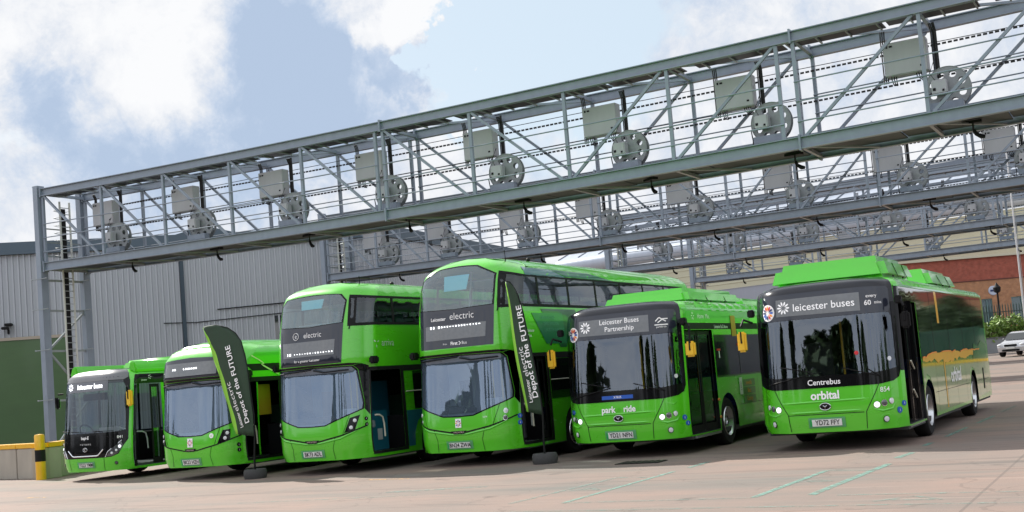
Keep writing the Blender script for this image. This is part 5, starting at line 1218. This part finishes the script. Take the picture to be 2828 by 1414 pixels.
# ------------------------------------------------------------------ camera, light, sky
cam=bpy.data.cameras.new('camera'); co=bpy.data.objects.new('camera',cam); C.objects.link(co)
r_=Vector((0.871908,0.482948,-0.080849)); u_=Vector((0.106783,-0.026394,0.993932)); f_=Vector((-0.477884,0.875251,0.074584))
M=Matrix((r_,u_,-f_)).transposed().to_4x4(); M.translation=Vector((0,0,1.66687)); co.matrix_world=M
cam.sensor_width=36; cam.sensor_fit='HORIZONTAL'; cam.lens=36*3279.58/2828; cam.shift_y=97.33/2828; cam.clip_end=3000; cam.clip_start=.1; S.camera=co
sdir=Vector((1.2,-.47,-1.0)).normalized()
sun=bpy.data.lights.new('sun','SUN'); sun.energy=4.6; sun.angle=R(.53); sun.color=(1,.955,.88); so=bpy.data.objects.new('sun',sun); C.objects.link(so); so.rotation_euler=sdir.to_track_quat('-Z','Y').to_euler()
w=bpy.data.worlds.new('World'); S.world=w; w.use_nodes=True; nt=w.node_tree; bg=nt.nodes['Background']; L=nt.links.new
sky=nt.nodes.new('ShaderNodeTexSky'); sky.sky_type='NISHITA'; sky.sun_disc=False; sv=-sdir; sky.sun_elevation=math.asin(sv.z); sky.sun_rotation=math.atan2(sv.x,sv.y); sky.air_density=1.0; sky.dust_density=1.5; sky.altitude=80
tc=nt.nodes.new('ShaderNodeTexCoord')
def nz(scale,det=8,rough=.55,dist=0,off=(0,0,0),st=(1,1,1)):
    mp=nt.nodes.new('ShaderNodeMapping'); mp.inputs['Location'].default_value=off; mp.inputs['Scale'].default_value=st; L(tc.outputs['Generated'],mp.inputs[0]); n=nt.nodes.new('ShaderNodeTexNoise'); n.inputs['Scale'].default_value=scale; n.inputs['Detail'].default_value=det; n.inputs['Roughness'].default_value=rough; n.inputs['Distortion'].default_value=dist; L(mp.outputs[0],n.inputs['Vector']); return n
def ma(op,a,b=None,c=None):
    n=nt.nodes.new('ShaderNodeMath'); n.operation=op
    for i,v in enumerate((a,b,c)):
        if v is None: continue
        if isinstance(v,(int,float)): n.inputs[i].default_value=v
        else: L(v,n.inputs[i])
    return n.outputs[0]
warp=nz(9,6,.6); wv=nt.nodes.new('ShaderNodeVectorMath'); wv.operation='MULTIPLY_ADD'; L(warp.outputs['Color'],wv.inputs[0]); wv.inputs[1].default_value=(.19,.19,.19); sh=nt.nodes.new('ShaderNodeVectorMath'); sh.operation='SUBTRACT'; L(tc.outputs['Generated'],sh.inputs[0]); sh.inputs[1].default_value=(.095,.095,.095); L(sh.outputs[0],wv.inputs[2]); WD=wv.outputs[0]
def blob(d,r,wt,soft=.5):
    n=nt.nodes.new('ShaderNodeVectorMath'); n.operation='DISTANCE'; L(WD,n.inputs[0]); n.inputs[1].default_value=d
    m=nt.nodes.new('ShaderNodeMapRange'); m.interpolation_type='SMOOTHSTEP'; m.inputs[1].default_value=r*(1-soft); m.inputs[2].default_value=r*(1+soft); m.inputs[3].default_value=wt; m.inputs[4].default_value=0; L(n.outputs['Value'],m.inputs[0]); return m.outputs[0]
def total(l):
    t=l[0]
    for q in l[1:]: t=ma('ADD',t,q)
    return t
def sstep(v,a,b):
    m=nt.nodes.new('ShaderNodeMapRange'); m.interpolation_type='SMOOTHSTEP'; m.inputs[1].default_value=a; m.inputs[2].default_value=b; L(v,m.inputs[0]); return m.outputs[0]
nA=nz(5,10,.58,.3).outputs['Fac']; nB=nz(13,12,.68,.35,(3,1,2)).outputs['Fac']; nC=nz(3.2,8,.55,.2,(7,2,5)).outputs['Fac']
# clear patches (negative), cloud elsewhere
holes=total([blob((-.455,.843,.286),.060,1,.95),blob((-.412,.875,.254),.06,.9,.95),blob((-.470,.832,.300),.045,.7,.9),blob((-.40,.87,.30),.07,.9,.9),blob((-.77,.61,.186),.025,.5)])
puff=total([blob((-.525,.801,.288),.030,1.1,.5),blob((-.479,.845,.238),.014,1.3,.35),blob((-.52,.815,.262),.03,.9,.4)])
cov=ma('ADD',ma('SUBTRACT',ma('MULTIPLY_ADD',nA,1.2,.35),holes),puff); cov=sstep(cov,.24,.74)
shade=total([blob((-.609,.749,.259),.065,1,.6),blob((-.632,.743,.219),.07,.9,.6),blob((-.709,.671,.215),.07,.9,.6),blob((-.508,.822,.259),.026,.9,.4),blob((-.563,.792,.237),.06,.8,.6),blob((-.751,.616,.240),.03,.7,.6),blob((-.321,.903,.284),.05,.35,.6),blob((-.59,.77,.28),.04,.7,.6)])
lightb=total([blob((-.662,.694,.281),.055,.7,.6),blob((-.731,.618,.289),.06,.6,.6),blob((-.693,.672,.261),.04,.4,.6),blob((-.759,.626,.18),.03,.5),blob((-.647,.738,.191),.03,.3),blob((-.525,.801,.288),.028,.9,.4),blob((-.479,.845,.238),.02,.9,.4)])
sd=ma('ADD',ma('SUBTRACT',shade,lightb),ma('MULTIPLY',ma('SUBTRACT',nB,.5),3.2)); nD=nz(38,8,.7,.4,(1,9,4)).outputs['Fac']; sd=ma('ADD',sd,ma('MULTIPLY',ma('SUBTRACT',nC,.5),.9)); sd=ma('ADD',sd,ma('MULTIPLY',ma('SUBTRACT',nD,.5),1.5)); sd=ma('MULTIPLY_ADD',sd,.52,.36)
def cmix(f,a,b):
    x=nt.nodes.new('ShaderNodeMix'); x.data_type='RGBA'; L(f,x.inputs[0])
    for s,v in ((6,a),(7,b)):
        if isinstance(v,tuple): x.inputs[s].default_value=(*v,1)
        else: L(v,x.inputs[s])
    return x.outputs[2]
K=float(1)
sc=nt.nodes.new('ShaderNodeVectorMath'); sc.operation='SCALE'; sc.inputs['Scale'].default_value=.10; L(sky.outputs[0],sc.inputs[0])
vm=nt.nodes.new('ShaderNodeVectorMath'); vm.operation='MULTIPLY_ADD'; L(sc.outputs[0],vm.inputs[0]); vm.inputs[1].default_value=(.12,.12,.12); vm.inputs[2].default_value=(.335,.395,.445)
cr=nt.nodes.new('ShaderNodeValToRGB'); L(sd,cr.inputs[0]); el=cr.color_ramp.elements; el[0].position=.0; el[0].color=(.535,.54,.55,1); el[1].position=1; el[1].color=(.262,.325,.425,1)
for p_,c_ in ((.22,(.50,.51,.53)),(.40,(.44,.462,.50)),(.58,(.37,.412,.48)),(.78,(.30,.358,.45))): q_=el.new(p_); q_.color=(*c_,1)
cloud=cr.outputs[0]
col=cmix(cov,vm.outputs[0],cloud)
sxy=nt.nodes.new('ShaderNodeSeparateXYZ'); L(tc.outputs['Generated'],sxy.inputs[0]); af=nt.nodes.new('ShaderNodeMapRange'); af.interpolation_type='SMOOTHSTEP'; af.inputs[1].default_value=.35; af.inputs[2].default_value=-.5; af.inputs[3].default_value=1; af.inputs[4].default_value=1.55; L(sxy.outputs['Y'],af.inputs[0])
s2=nt.nodes.new('ShaderNodeVectorMath'); s2.operation='SCALE'; L(col,s2.inputs[0]); L(af.outputs[0],s2.inputs['Scale']); L(s2.outputs[0],bg.inputs[0]); bg.inputs[1].default_value=1.0
S.view_settings.view_transform='Standard'; S.view_settings.look='None'; S.view_settings.exposure=.85; S.view_settings.gamma=1
S.cycles.max_bounces=7; S.cycles.transparent_max_bounces=16; S.cycles.glossy_bounces=4; S.cycles.diffuse_bounces=3; S.cycles.caustics_reflective=False; S.cycles.caustics_refractive=False

# ------------------------------------------------------------------ every separate bar, rung or pale becomes a part of its own
def explode(o):
    me=o.data; n=len(me.vertices); par=list(range(n))
    def fd(i):
        while par[i]!=i: par[i]=par[par[i]]; i=par[i]
        return i
    for ed in me.edges:
        a,b=fd(ed.vertices[0]),fd(ed.vertices[1]); par[a]=b
    gr={}
    for p in me.polygons: gr.setdefault(fd(p.vertices[0]),[]).append(p)
    if not 1<len(gr)<=100: return
    sm=me.polygons[0].use_smooth
    for q,(k,ps) in enumerate(gr.items()):
        ids=sorted({v for p in ps for v in p.vertices}); mp={v:i for i,v in enumerate(ids)}
        m2=bpy.data.meshes.new(me.name); m2.from_pydata([tuple(me.vertices[v].co) for v in ids],[],[tuple(mp[v] for v in p.vertices) for p in ps])
        for m in me.materials: m2.materials.append(m)
        m2.polygons.foreach_set('material_index',[p.material_index for p in ps])
        if sm: m2.shade_smooth(); m2.set_sharp_from_angle(angle=.8)
        if q==0: first=m2; continue
        c=bpy.data.objects.new(o.name.split('.')[0],m2); C.objects.link(c); c.parent=o.parent; c.matrix_local=o.matrix_local.copy()
    o.data=first
EX=set('riser_cable cable_tail stiffener tie_bar floor_beam roof_beam batten rung safety_hoop pale rail fence_post wheel_box grab_pole partition panel_gap crease_moulding door_reflection_line grab_rail driver_seat roof_swage side_marker catch rail'.split())
EX.add('lamp_brow')
for o in [o for o in list(bpy.data.objects) if o.type=='MESH' and o.name.split('.')[0] in EX]: explode(o)
